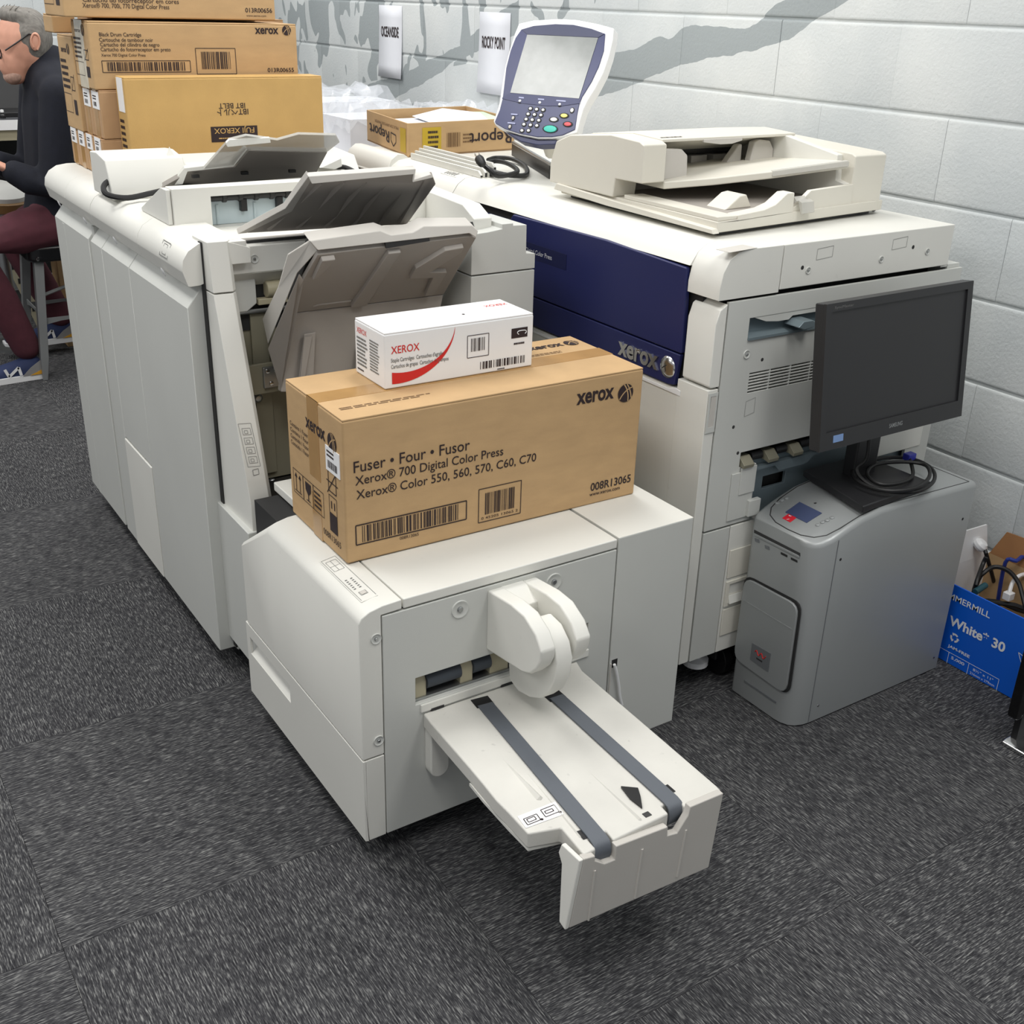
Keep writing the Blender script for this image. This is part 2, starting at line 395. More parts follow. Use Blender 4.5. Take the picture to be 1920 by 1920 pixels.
# floor: concrete slab under carpet tiles laid quarter-turned
floor = MB().box(-2.1, 2.6, -1.2, 6.4, -0.12, -0.006).build('floor', mat('floor_slab', srgb(70,70,70), 0.9)); tag(floor, kind='structure')
tile0 = None; TS = 0.6115
for i in range(-3, 4):
    for j in range(-3, 9):
        if tile0 is None:
            me = MB().box(-TS/2+0.0004, TS/2-0.0004, -TS/2+0.0004, TS/2-0.0004, -0.006, 0.0).build('carpet_tile', M['carpet'], floor); t = tile0 = me
        else:
            t = tile0.copy(); COL.objects.link(t)
        t.location = (0.156+TS*(i+0.5), 0.302+TS*(j+0.5), 0)
        t.rotation_euler = (0, 0, math.pi/2*((i+j) % 2))

# block walls: mortar backing with painted concrete blocks standing proud of the joints
def block_wall(name, axis, face, lo, hi, joint_even, joint_odd, courses, top):
    back = MB()
    if axis == 'x': back.box(face+0.006, face+0.2, lo, hi, -0.006, top)
    else: back.box(lo, hi, face+0.006, face+0.2, -0.006, top)
    w = back.build(name, M['wall'], None, smooth=0); tag(w, kind='structure')
    bl = None; LN, HT = 0.4064, 0.2032
    for k in range(courses):
        j = joint_even if k % 2 == 0 else joint_odd
        n0 = math.ceil((lo-j)/LN); n1 = math.floor((hi-j)/LN)
        for n in range(n0, n1):
            if bl is None:
                mb = MB(); a, b = LN/2-0.0004, HT/2-0.0036
                pf = [(0.02,-b),(0.0042,-b),(0.0016,-b+0.0010),(0.0004,-b+0.0032),(0,-b+0.007),(0,b-0.007),(0.0004,b-0.0032),(0.0016,b-0.0010),(0.0042,b),(0.02,b)]
                if axis == 'x': mb.loft([[(p+(0.0012 if abs(q) == a else 0), q, z) for p, z in pf] for q in (-a, -a+0.004, a-0.004, a)])
                else: mb.loft([[(q, p+(0.0012 if abs(q) == a else 0), z) for p, z in pf] for q in (-a, -a+0.004, a-0.004, a)])
                b_ = bl = mb.build('concrete_block', M['wall'], w, smooth=40)
            else:
                b_ = bl.copy(); COL.objects.link(b_)
            c = j+LN*(n+0.5); dz = random.uniform(-0.0006, 0.0006); jit = random.uniform(0, 0.0016)
            b_.location = (face+jit, c, HT*(k+0.5)+dz) if axis == 'x' else (c, face+jit, HT*(k+0.5)+dz)
    return w
wall_right = block_wall('wall_right', 'x', WALLX, -1.0, 6.2, 1.573, 1.39, 12, 2.75)
wall_back = block_wall('wall_back', 'y', BACKY, -2.1, 2.44, 0.06, 0.26, 8, 2.75)

# two notices taped to the block wall
def notice(y0, y1, z0, z1, txt, ty, label, tilt):
    t = thing('paper_notice', (WALLX, (y0+y1)/2, z0), label, 'notice', 'paper notices on the block wall')
    mb = MB(); n = 6; secs = []
    for i in range(n+1):
        f = i/n; z = z1+(z0-z1)*f; x = WALLX-0.0015-0.010*f*f
        secs.append([(x, y1, z), (x-0.0018, (y0+y1)/2, z), (x, y0, z)])
    mb.loft([[(p[0]+d, p[1], p[2]) for p in s] for d in (0,) for s in secs], caps=False, closed=False)
    o = mb.build('sheet', M['paper'], t, smooth=60)
    sd = o.modifiers.new('thickness', 'SOLIDIFY'); sd.thickness = 0.0004
    tb = MB(); zc = z1-ty; xx = WALLX-0.0060
    text(tb, txt, (xx, y1-0.026, zc), (xx, y0+0.026, zc), (0,0,1), h=0.040, bold=0.022); tb.build('printed_heading', M['ink'], t, smooth=0)
notice(4.60, 4.816, 1.117, 1.409, 'OCEANSIDE', 0.125, 'white paper notice reading OCEANSIDE taped to the block wall', 0)
notice(3.75, 3.967, 1.114, 1.402, 'ROCKY POINT', 0.125, 'white paper notice reading ROCKY POINT taped to the block wall', 0)

# ================================================================== booklet trimmer with delivery tray
def screw_dimple(parent, c, n, r=0.016):
    # moulded dish with a cross-head screw
    c = Vector(c); n = Vector(n)
    d = MB().lathe([(0.0, 0.0004),(r*0.45,0.0004),(r*0.8,0.0010),(r*0.95,0.0022),(r,0.0022),(r*1.06,0.0)], c, n, 20).build('screw_dish', M['panel'], parent)
    MB().lathe([(0.0,0.0034),(r*0.25,0.0034),(r*0.34,0.0022),(r*0.34,0.0004)], c+n*0.0002, n, 12).build('screw', M['steel'], d)
def caster(parent, x, y, r=0.03, top=0.09):
    c = MB().cyl((x-0.012, y, r), (x+0.012, y, r), r, 18).build('caster', M['rubber'], parent, bevel=0.002)
    MB().box(x-0.018, x+0.018, y-0.012, y+0.02, r, top).build('caster_fork', M['dark'], c, bevel=0.002)

tr = thing('booklet_trimmer', (1.03, 1.72, 0), 'low off-white booklet trimmer with belt delivery tray in the foreground', 'finisher')
MB().box(0.703, 1.386, 1.502, 1.985, 0.075, 0.515).build('inner_chassis', M['gap'], tr)
prof = [(0.668,0.2395),(0.668,0.512),(0.6735,0.5225),(0.688,0.5310),(0.712,0.5365),(0.7485,0.5385),(0.7485,0.5205),(0.7095,0.5190),(0.7095,0.2395)]
low = lambda z, t: 0.2395+(z-0.2395)*t
MB().loft([[(x, 1.436, z) for x, z in prof], [(x, 1.832, z) for x, z in prof], [(x, 1.985, low(z, 0.66)) for x, z in prof]]).build('left_cover', M['white'], tr, bevel=0.002)
MB().plate('x', 0.668, 0.674, 1.436, 1.997, 0.060, 0.2365, [(1.765, 1.978, 0.166, 0.206)]).box(0.674, 0.7095, 1.436, 1.455, 0.060, 0.2365).build('lower_panel', M['white'], tr, bevel=0.0012)
MB().prism([(0.674,0.158),(0.6685,0.165),(0.680,0.176),(0.689,0.192),(0.691,0.210),(0.70,0.210),(0.70,0.158)], 'y', 1.766, 1.977).build('grip_recess', M['white'], tr)
MB().plate('y', 1.436, 1.446, 0.7115, 1.2035, 0.060, 0.5165, [(0.773, 1.147, 0.319, 0.3745)]).build('front_panel', M['panel'], tr, bevel=0.0015)
MB().box(0.7515, 1.2035, 1.436, 2.00, 0.5195, 0.5385).build('top_cover', M['white'], tr, bevel=0.0025)
MB().box(1.2070, 1.392, 1.436, 2.00, 0.060, 0.5395).build('right_cabinet', M['panel'], tr, bevel=0.002)
MB().box(1.2072, 1.3918, 1.4365, 1.9995, 0.5385, 0.5400).build('cabinet_lid', M['white'], tr, bevel=0.0006)
for z in (0.478, 0.272): screw_dimple(tr, (0.699, 1.436, z), (0,-1,0), 0.0095)
for x in (0.861, 1.060): screw_dimple(tr, (x, 1.436, 0.4875), (0,-1,0), 0.0165)
for x in (0.75, 1.30):
    for y in (1.55, 1.95): caster(tr, x, y)
# slot with rollers
MB().box(0.765, 1.155, 1.475, 1.50, 0.30, 0.39).build('slot_back', M['gap'], tr)
for x0, x1 in ((0.802,0.872),(0.898,0.935),(1.06,1.095)):
    MB().cyl((x0,1.460,0.349), (x1,1.460,0.349), 0.0165, 18).build('roller', M['roller'], tr)
for x0, x1 in ((0.774,0.802),(0.872,0.898),(0.935,0.975),(1.100,1.128)):
    MB().prism([(1.450,0.322),(1.450,0.352),(1.458,0.366),(1.474,0.366),(1.474,0.322)], 'x', x0, x1).build('roller_bracket', M['tan'], tr, bevel=0.0015)
MB().box(0.774, 1.146, 1.446, 1.474, 0.3165, 0.3235).build('slot_lip', M['steel'], tr)
MB().box(0.782, 1.15, 1.4325, 1.437, 0.301, 0.3165).build('slot_ledge', M['white'], tr, bevel=0.001)
for x in (0.815, 0.962, 1.090):
    MB().box(x-0.013, x+0.013, 1.4318, 1.437, 0.2985, 0.3035).build('tray_hook_slot', M['gap'], tr)
# printed control strip on the top left cover
zs = lambda x: 0.5322+(x-0.6905)*0.171
cp = MB().slab([(0.6905,1.470,zs(0.6905)),(0.7215,1.470,zs(0.7215)),(0.7215,1.640,zs(0.7215)),(0.6905,1.640,zs(0.6905))], (0,0,0.0007)).build('control_strip', M['white'], tr)
k = Ink(); q = lambda x, y: Vector((x, y, zs(x)+0.0011)); cn_ = (-0.17,0,1)
for a, b in (((0.693,1.474),(0.693,1.636)),((0.720,1.474),(0.720,1.636)),((0.693,1.636),(0.720,1.636))): k.line(q(*a), q(*b), 0.0008, cn_)
k.outline([q(0.697,1.588),q(0.716,1.588),q(0.716,1.626),q(0.697,1.626)], 0.0008, cn_); k.line(q(0.697,1.606),q(0.716,1.606),0.0008,cn_); k.line(q(0.706,1.588),q(0.706,1.626),0.0008,cn_)
k.cut('key_marks')
for i in range(6):
    for j in range(2): k.quad(q(0.698+0.010*j,1.512+0.007*i),q(0.702+0.010*j,1.512+0.007*i),q(0.702+0.010*j,1.515+0.007*i),q(0.698+0.010*j,1.515+0.007*i))
k.outline([q(0.700,1.488),q(0.712,1.488),q(0.712,1.500),q(0.700,1.500)], 0.0008, cn_)
k.build('panel_print', M['inkgrey'], cp, smooth=0)
MB().slab([q(0.7012,1.4892),q(0.7108,1.4892),q(0.7108,1.4988),q(0.7012,1.4988)], (0,0,0.0008)).build('button', M['traylight'], cp)
# delivery roller housing ("snout") hung on the front panel
def side(pts, x): return [(p.y, p.z) for p in (at(a, b, x=x) for a, b in pts)]
ch = side([(915,1107),(957,1133),(982,1155),(1004,1191),(1015,1224),(1013,1241),(1006,1255),(993,1264),(979,1261),(909,1219)], 0.917)
ch[0] = (1.437, 0.509); ch[-1] = (1.437, 0.388)
sn = MB().prism(ch, 'x', 0.917, 0.9475).build('delivery_arm_housing', M['white'], tr, bevel=0.004)
MB().prism(ch, 'x', 0.990, 1.020).build('housing_cheek', M['white'], sn, bevel=0.004)
MB().prism([(1.437,0.388),(1.437,0.509),(1.420,0.5075),(1.385,0.491),(1.385,0.42)], 'x', 0.945, 0.992).build('housing_bridge', M['white'], sn, bevel=0.002)
MB().cyl((0.945,1.315,0.43), (0.992,1.315,0.43), 0.012, 14).build('axle', M['gap'], sn)
wh = side([(950,1245),(952,1275),(968,1297),(990,1309),(1008,1311),(1025,1300),(1036,1278),(1041,1245),(1035,1212),(1020,1180),(1000,1160),(980,1165)], 0.945)
MB().prism(wh, 'x', 0.9485, 0.982).build('delivery_wheel_arm', M['white'], sn, bevel=0.003)
# delivery tray
TZ = 0.297
pl = [at(a, b, z=TZ) for a, b in ((795,1339),(807,1355),(880,1439),(906,1470),(930,1500),(953,1523),(990,1563),(1052,1552),(1095,1603),(1118,1591),(1104,1574),(1136,1558),(1150,1575),(1254,1525),(1241,1511),(1270,1498),(1286,1516),(1353,1482),(1343,1472),(1092,1257),(1081,1239))]
pl[0].y = 1.436; pl[-1].y = 1.436
ty = MB().slab([(p.x, p.y, TZ) for p in pl], (0,0,-0.030)).build('delivery_tray', M['traytop'], tr, bevel=0.0035)
MB().slab([(p.x, p.y, p.z) for p in [at(a, b, z=TZ-0.0298) for a, b in ((880,1468),(906,1500),(953,1552),(990,1590),(1060,1575),(985,1490))]], (0,0,-0.006)).build('tray_wing_underside', M['white'], ty)
def belt(p0, p1, wid):
    a = at(*p0, z=TZ+0.004); b = at(*p1, z=TZ+0.004); d = (b-a).normalized(); s = Vector((-d.y, d.x, 0))*(wid/2)
    path = [a+Vector((0,0,-0.012))-d*0.004, a+Vector((0,0,-0.004)), a+d*0.008]
    path += [a+(b-a)*f for f in (0.25, 0.5, 0.75)] + [b-d*0.014, b-d*0.004+Vector((0,0,-0.002)), b+d*0.002+Vector((0,0,-0.008)), b+d*0.004+Vector((0,0,-0.020)), b+d*0.001+Vector((0,0,-0.034))]
    up = []
    for i, p in enumerate(path):
        t = (path[min(i+1, len(path)-1)]-path[max(i-1, 0)]).normalized(); n = s.cross(t).normalized()
        if n.z < -0.3 or (abs(n.z) <= 0.3 and n.dot(d) < 0 and i > 3): n = -n
        up.append([p-s, p+s, p+s-n*0.003, p-s-n*0.003])
    return MB().loft(up).build('conveyor_belt', M['belt'], tr, smooth=50)
belt((907,1316), (1130,1579), 0.0285); belt((1040,1302), (1268,1508), 0.0285)
for p0, p1, w in (((901,1312),(1118,1576),0.034),((1034,1300),(1259,1497),0.034)):
    a = at(*p0, z=TZ+0.0006); b = at(*p1, z=TZ+0.0006); d = (b-a).normalized(); s = Vector((-d.y,d.x,0))*(w/2)
    MB().slab([a-s-d*0.006, a+s-d*0.006, a+s+d*0.022, a-s+d*0.022], (0,0,0.0006)).build('belt_well', M['black'], ty)
    MB().slab([b-s-d*0.030, b+s-d*0.030, b+s-d*0.010, b-s-d*0.010], (0,0,0.0006)).build('belt_well', M['black'], ty)
def ridge(p0, p1, w=0.006, h=0.004, name='tray_rib'):
    a = at(*p0, z=TZ); b = at(*p1, z=TZ); d = (b-a).normalized(); s = Vector((-d.y,d.x,0))*w
    MB().add([a, b-s*0.5, b+s*0.5, b+Vector((0,0,h)), b+d*0.004], [(0,1,3),(0,3,2),(1,4,3),(4,2,3),(0,2,4,1)]).build(name, M['traytop'], ty, smooth=0)
ridge((1100,1443), (1200,1537)); ridge((942,1422), (1012,1498), 0.012, 0.006); ridge((983,1443), (1088,1570), 0.004, 0.003)
lv = [at(a, b, z=TZ+0.0008) for a, b in ((1164,1477),(1196,1480),(1201,1497),(1204,1517),(1181,1499))]
MB().slab(lv, (0,0,0.0035)).build('sensor_lever', M['black'], ty)
a = at(1213,1527, z=TZ+0.0006); MB().box(a.x-0.006,a.x+0.006,a.y-0.005,a.y+0.005,TZ,TZ+0.001).build('sensor_window', M['dark'], ty)
sk = [at(a, b, z=TZ+0.0005) for a, b in ((970,1531),(1041,1503),(1057,1527),(986,1553))]
st = MB().slab(sk, (0,0,0.0004)).build('instruction_sticker', M['label'], ty, smooth=0)
k = Ink(); cx = sum((p for p in sk), Vector())/4; ex = (sk[1]-sk[0]); ey = (sk[0]-sk[3])
for u_, v_, w_, h_ in ((0.08,0.15,0.34,0.5),(0.14,0.3,0.2,0.25),(0.56,0.2,0.36,0.6),(0.62,0.4,0.2,0.2)):
    q = sk[3]+ex*u_+ey*v_+Vector((0,0,0.0006)); k.outline([q, q+ex*w_, q+ex*w_+ey*h_, q+ey*h_], 0.0016, FZ)
for u_ in (0.45, 0.93): k.disc(sk[3]+ex*u_+ey*0.15+Vector((0,0,0.0006)), FX, FY, 0.0026, 10)
k.build('sticker_print', M['ink'], st, smooth=0)
# apron hanging from the tray's front end
AY = 0.990
def ap(px, py): q = at(px, py, y=AY); return (q.x, q.z)
apr = [ap(1067,1741), ap(1329,1627), ap(1357,1487), ap(1295,1513), ap(1290,1530), ap(1270,1562), ap(1252,1567), ap(1253,1550), ap(1156,1587), ap(1153,1612), ap(1134,1620), ap(1116,1614), ap(1117,1605), ap(1095,1611)]
apn = MB().prism(apr, 'y', AY, AY+0.013).build('tray_apron', M['traylight'], tr, bevel=0.002)
for p0, p1 in (((1115,1632),(1103,1725)),((1204,1592),(1190,1684)),((1286,1556),(1269,1643))):
    a = at(*p0, y=AY); b = at(*p1, y=AY); MB().tube([(a.x,AY,a.z),(b.x,AY,b.z)], 0.0022, 6).build('apron_rib', M['traylight'], apn)
a = at(1095,1611, y=AY); b = at(1067,1741, y=AY)
MB().slab([(a.x,AY,a.z),(b.x,AY,b.z),(b.x,AY+0.016,b.z+0.004),(a.x-0.003,AY+0.040,a.z-0.035),(a.x-0.004,AY+0.048,a.z-0.018),(a.x-0.002,AY+0.044,a.z)], (-0.008,0,0)).build('apron_side', M['white'], apn, bevel=0.002)
# rounded support foot under the tray and the little cable at the right
MB().prism([(0.790,0.275),(0.790,0.190)]+[(0.809+0.019*math.cos(math.radians(q)), 0.184+0.019*math.sin(math.radians(q))) for q in range(180, 361, 20)]+[(0.828,0.275)], 'y', 1.412, 1.436).build('tray_support', M['white'], tr, bevel=0.003)
MB().box(1.212, 1.226, 1.4355, 1.4375, 0.252, 0.270).build('cable_socket', M['gap'], tr)
pa = [at(a, b, y=1.431) for a, b in ((1152,1246),(1156,1262),(1160,1285),(1162,1305),(1166,1322))]
MB().tube(pa, 0.0032, 7, sub=4).build('sensor_cable', M['carton'], tr)
MB().box(1.2085, 1.2115, 1.4345, 1.4375, 0.10, 0.262).build('cable_channel', M['traylight'], tr)

# ================================================================== finisher
fi = thing('finisher', (1.03, 2.75, 0), 'tall off-white finisher with grey output trays and plain cabinet doors', 'finisher')
MB().box(0.7045, 1.385, 2.222, 3.30, 0.075, 0.975).build('inner_chassis', M['gap'], fi)
MB().box(0.6785, 0.70, 2.19, 3.30, 0.08, 0.850).build('side_frame', M['gap'], fi)
MB().box(0.690, 1.385, 2.001, 2.185, 0.095, 0.435).build('docking_cover', M['panel'], fi, bevel=0.002)
# rounded top cover along the left side, in two lengths
cv = [(0.670,0.913),(0.666,0.914),(0.6575,0.942),(0.6565,0.9455),(0.660,0.966),(0.672,0.983),(0.694,0.996),(0.722,1.0),(0.775,1.0),(0.775,0.94),(0.690,0.914)]
for y0, y1 in ((2.168, 2.470), (2.4715, 2.866), (2.869, 3.120), (3.1215, 3.352)):
    MB().prism(cv, 'y', y0, y1).build('top_edge_cover', M['white'], fi, bevel=0.0008, smooth=40)
for y in (2.30, 2.66, 2.93, 3.20):
    MB().lathe([(0.0,0.0016),(0.008,0.0012),(0.010,0.0)], (0.6575, y, 0.9175), (-1,0,-0.4), 14).build('cover_latch', M['carton'], fi)
# doors with a sloping finger bevel along the top
def door(y0, y1, z0, z1=0.862):
    return MB().prism([(0.665,z0),(0.665,z1+0.004),(0.699,z1+0.047),(0.7035,z1+0.047),(0.7035,z0)], 'y', y0, y1).build('cabinet_door', M['panel'], fi, bevel=0.002)
door(2.184, 2.5965, 0.062); door(2.599, 2.831, 0.374); door(2.833, 2.936, 0.062); d2 = door(2.957, 3.318, 0.062)
MB().box(0.6625, 0.694, 2.599, 2.831, 0.062, 0.3705).build('lower_door_panel', M['white'], fi, bevel=0.0025)
MB().box(0.6765, 0.694, 2.936, 2.957, 0.062, 0.90).build('door_groove', M['panel'], fi)
MB().box(0.6645, 0.666, 3.215, 3.235, 0.062, 0.862).build('door_rib', M['panel'], d2, bevel=0.0006)
# slanting front column with its cap and label
def colsec(z, f): return [(0.7005, 2.182, z), (0.7025, f, z), (0.7425, f-0.002, z), (0.752, f+0.010, z), (0.752, 2.225, z), (0.7005, 2.225, z)]
MB().loft([colsec(0.905, 2.128), colsec(1.0025, 2.143)]).build('column_cap', M['white'], fi, bevel=0.0015)
MB().loft([colsec(0.062, 2.168), colsec(0.20, 2.10), colsec(0.40, 2.006), colsec(0.50, 2.008), colsec(0.902, 2.128)]).build('front_column', M['white'], fi, bevel=0.0015)
MB().box(0.6976, 0.7004, 2.166, 2.183, 0.07, 0.9985).build('column_seam', M['gap'], fi)
k = Ink()
for y0, y1 in ((2.262,2.312),): k.outline([Vector((0.6562,y0,0.952)),Vector((0.6562,y1,0.952)),Vector((0.6680,y1,0.9805)),Vector((0.6680,y0,0.9805))], 0.0016, (-0.9,0,0.4)); k.outline([Vector((0.6575,y0+0.014,0.957)),Vector((0.6575,y1-0.014,0.957)),Vector((0.6655,y1-0.014,0.9765)),Vector((0.6655,y0+0.014,0.9765))], 0.0012, (-0.9,0,0.4))
k.build('cover_print', M['inkgrey'], fi, smooth=0)
k = Ink(); q0 = [at(a, b, y=2.045) for a, b in ((449,797),(470,795),(482,868),(459,870))]; nrm = (0,-1,0)
def colp(f, g): return (q0[3]+(q0[2]-q0[3])*f)+((q0[0]-q0[3])*g) + Vector((0,-0.0,0))
ylead = lambda z: 2.008+(z-0.50)*(0.12/0.402)-0.0022
def on_col(f, g): p = colp(f, g); return Vector((p.x, ylead(p.z), p.z))
def colbox(f0, f1, g0, g1): k.outline([on_col(f0,g0), on_col(f1,g0), on_col(f1,g1), on_col(f0,g1)], 0.0008, nrm)
colbox(0,1,0,1)
for g in (0.08, 0.30, 0.52, 0.74): colbox(0.2, 0.85, g, g+0.15); colbox(0.35, 0.6, g+0.03, g+0.10)
a = at(474,880, y=2.04); k.outline([Vector((a.x+dx, ylead(a.z+dz), a.z+dz)) for dx, dz in ((-0.006,-0.006),(0.006,-0.005),(0.006,0.006),(-0.006,0.005))], 0.0011, nrm)
k.build('column_print', M['inkgrey'], fi, smooth=0)
# top deck and the upper exit unit with its frame
MB().box(0.775, 1.235, 2.222, 3.345, 0.955, 0.985).build('top_deck', M['white'], fi, bevel=0.002)
MB().box(0.745, 1.20, 2.70, 3.345, 0.985, 1.0).build('rear_deck', M['white'], fi, bevel=0.002)
MB().box(1.235, 1.385, 2.70, 3.345, 0.955, 1.0).build('rear_deck', M['white'], fi, bevel=0.002)
MB().prism([(0.745,1.0),(0.79,0.985),(0.79,0.955),(0.745,0.955)], 'y', 2.143, 2.36).build('label_ledge', M['white'], fi, bevel=0.001)
k = Ink(); scribble(k, (0.752,2.20,0.9965), (0.95,0,-0.30), FY, 0.03, 0.10, 5, seed=7); k.build('ledge_print', M['inkgrey'], fi, smooth=0)
MB().plate('y', 2.358, 2.372, 0.709, 1.212, 0.985, 1.0715, [(0.790, 1.165, 0.986, 1.0525)]).build('exit_frame', M['white'], fi, bevel=0.0015)
MB().box(0.709, 1.212, 2.372, 2.405, 1.064, 1.0715).build('exit_frame_top', M['white'], fi, bevel=0.0015)
MB().slab([(0.698,2.366,0.998),(0.698,2.366,1.070),(0.698,2.40,1.070),(0.698,2.56,1.005),(0.698,2.56,0.998)], (0.010,0,0)).build('exit_frame_cheek', M['white'], fi, bevel=0.0015)
MB().box(0.72, 1.20, 2.420, 2.43, 0.985, 1.064).build('exit_back', M['gap'], fi)
MB().box(0.83, 1.20, 2.44, 2.69, 0.985, 0.992).build('insert_shade_sheet', M['gap'], fi)  # dark sheet on the white deck, stands in for shade below the insert tray
MB().box(0.788, 1.168, 2.398, 2.410, 0.985, 1.034).build('paper_guide', M['paleblue'], fi, bevel=0.002)
for x in (0.815, 0.90, 0.985, 1.07): MB().tube([(x,2.397,0.987),(x,2.397,1.028)], 0.0035, 8).build('guide_rib', M['paleblue'], fi)
MB().cyl((0.788,2.392,1.043), (1.168,2.392,1.043), 0.0075, 12).build('exit_shaft', M['dark'], fi)
for i in range(9): x = 0.83+0.036*i; MB().lathe([(0.0075,-0.006),(0.0105,-0.004),(0.0105,0.004),(0.0075,0.006)], (x,2.392,1.043), FX, 10).build('exit_brush', M['dark'], fi)
for x in (0.872, 0.955, 1.005): MB().box(x-0.007, x+0.007, 2.384, 2.398, 1.012, 1.038).build('guide_clip', M['black'], fi, bevel=0.001)
# middle tray, tilted up towards the camera (its underside is seen)
def P(px, py, y): q = at(px, py, y=y); return q
mt = [P(463,437,2.21), P(763,421,2.21), P(817,346,2.00), P(811,330,1.985), P(775,341,1.985), P(778,320,1.985), P(583,336,1.985), P(548,395,2.09)]
nn = Vector((0, 0.55, 0.83))*0.010
mid = MB().slab(mt, nn).build('middle_tray', M['tray'], fi, bevel=0.0015)
MB().slab([P(446,439,2.215), P(463,437,2.21), P(548,397,2.09), P(584,338,1.985), P(578,331,1.985), P(535,391,2.085)], (0.0,0.008,0.010)).build('tray_side_rail', M['traylight'], mid, bevel=0.0012)
MB().slab([P(578,331,1.982), P(585,345,1.982), P(776,327,1.982), P(774,342,1.982), P(813,333,1.982), P(808,327,1.982), P(777,337,1.982), P(780,317,1.982)], (0.0,0.012,0.006)).build('tray_front_edge', M['traylight'], mid, bevel=0.001)  # lighter grey stands in for light falling on the free edge
def lerp(a, b, t): return a+(b-a)*t
for t0 in (0.10, 0.28, 0.46, 0.64, 0.82, 0.95):
    a = lerp(mt[7], mt[1], 0.02+t0*0.93); a = lerp(mt[0], mt[1], t0*0.98); b = lerp(mt[6], mt[3], t0*0.98)
    a = lerp(a, b, 0.08); b = lerp(a, b, 0.96); n1 = Vector((0,-0.55,-0.83))*0.007
    s = Vector((0.005,0,0)); MB().add([a-s, a+s, b+s, b-s, a+n1, b+n1], [(0,1,4),(2,3,5),(1,2,5,4),(3,0,4,5),(0,3,2,1)]).build('tray_rib', M['tray'], mid, smooth=0)
MB().box(0.765, 1.19, 2.19, 2.225, 0.958, 0.988).build('tray_hinge_bar', M['tray'], fi, bevel=0.002)
for x0, x1 in ((0.80,0.93),(1.00,1.15)): MB().box(x0, x1, 2.186, 2.194, 0.984, 0.989).build('hinge_slot', M['gap'], fi)
# beam below it, mechanism and inner frame seen in the gap
MB().box(0.752, 1.225, 2.165, 2.222, 0.928, 0.984).build('front_beam', M['white'], fi, bevel=0.003)
MB().prism([(2.165,0.928),(2.222,0.928),(2.222,0.880)], 'x', 0.752, 1.235).build('beam_fillet', M['white'], fi)
screw_dimple(fi, (0.805, 2.165, 0.957), (0,-1,0), 0.0085)
MB().prism([(2.144,1.0),(2.144,0.972),(2.19,0.968),(2.19,0.998)], 'x', 0.745, 0.783).build('corner_catch', M['white'], fi, bevel=0.002)
MB().box(0.752, 1.225, 2.205, 2.222, 0.80, 0.928).build('opening_back', M['gap'], fi)
MB().prism([(0.752,0.93),(0.752,0.845),(0.790,0.845),(0.812,0.86),(0.812,0.93)], 'y', 2.185, 2.20).build('inner_cover', M['panel'], fi, bevel=0.003)
MB().cyl((0.835,2.195,0.885), (0.872,2.195,0.885), 0.018, 16).build('exit_roller', M['tan'], fi, bevel=0.003)
MB().box(0.815, 0.885, 2.185, 2.203, 0.855, 0.868).build('roller_bracket', M['tan'], fi, bevel=0.002)
MB().cyl((0.90,2.195,0.875), (1.05,2.195,0.875), 0.012, 14).build('exit_shaft', M['black'], fi)
MB().cyl((0.755,2.195,0.842), (1.10,2.195,0.842), 0.005, 10).build('guide_rod', M['steel'], fi)
MB().box(0.752, 1.225, 2.208, 2.2215, 0.455, 0.838).build('inner_frame', M['khaki'], fi)
for x0, x1 in ((0.752,0.778),(0.800,0.838)): MB().box(x0, x1, 2.200, 2.209, 0.47, 0.835).build('inner_rail', M['khaki'], fi, bevel=0.0015)
br = MB().plate('y', 2.168, 2.176, 0.752, 0.90, 0.668, 0.735).build('lift_bracket', M['khaki'], fi, bevel=0.002)
br2 = MB().box(0.806, 0.842, 2.160, 2.169, 0.682, 0.728).build('lift_plate', M['steel'], fi, bevel=0.002)
for x, z in ((0.815,0.72),(0.833,0.72),(0.822,0.692)): MB().lathe([(0.0,0.004),(0.004,0.003),(0.005,0.0)], (x,2.160,z), (0,-1,0), 10).build('bolt', M['chrome'], br2)
for px, py in ((483,746),(511,907)):
    q = at(px, py, y=2.195); MB().lathe([(0.0,0.012),(0.006,0.011),(0.011,0.006),(0.012,0.0)], (q.x,2.199,q.z), (0,-1,0), 14).build('guide_roller', M['steel'], fi)
MB().box(0.752, 1.225, 2.04, 2.20, 0.44, 0.455).build('floor_plate', M['black'], fi)
# large lower tray
lo_ = [P(543,588,2.08), P(832,552,2.08), P(893,446,1.945), P(880,444,1.938), P(596,478,1.938), P(568,527,1.99)]
n2 = Vector((0,0.60,0.80))*0.010
lt = MB().slab(lo_, n2).build('lower_tray', M['tray'], fi, bevel=0.0015)
body = [P(543,588,2.08), P(832,552,2.08), P(822,600,2.08), P(822,720,2.09), P(527,736,2.09)]
MB().slab(body, (0,0.02,0)).build('tray_lower_body', M['tray'], lt, bevel=0.003)
MB().slab([P(569,527,1.99), P(543,588,2.08), P(527,736,2.09), P(502,654,2.12), P(560,514,1.985)], (0.004,0.004,0)).build('tray_left_wall', M['tray'], lt, bevel=0.0015)
MB().slab([P(540,478,1.985), P(582,451,1.948), P(596,470,1.944), P(558,512,1.985), P(503,646,2.13), P(493,600,2.16), P(522,540,2.06)], (0.003,0.010,0.0)).build('tray_left_arm', M['traylight'], lt, bevel=0.002)
sh = [P(580,452,1.930), P(596,470,1.930), P(880,438,1.930), P(893,446,1.930), P(897,434,1.930), P(886,423,1.934), P(795,424,1.934), P(774,436,1.934), P(734,441,1.934), P(713,433,1.934)]
MB().slab(sh, (0,0.030,0.012)).build('tray_top_shell', M['traylight'], lt, bevel=0.002)
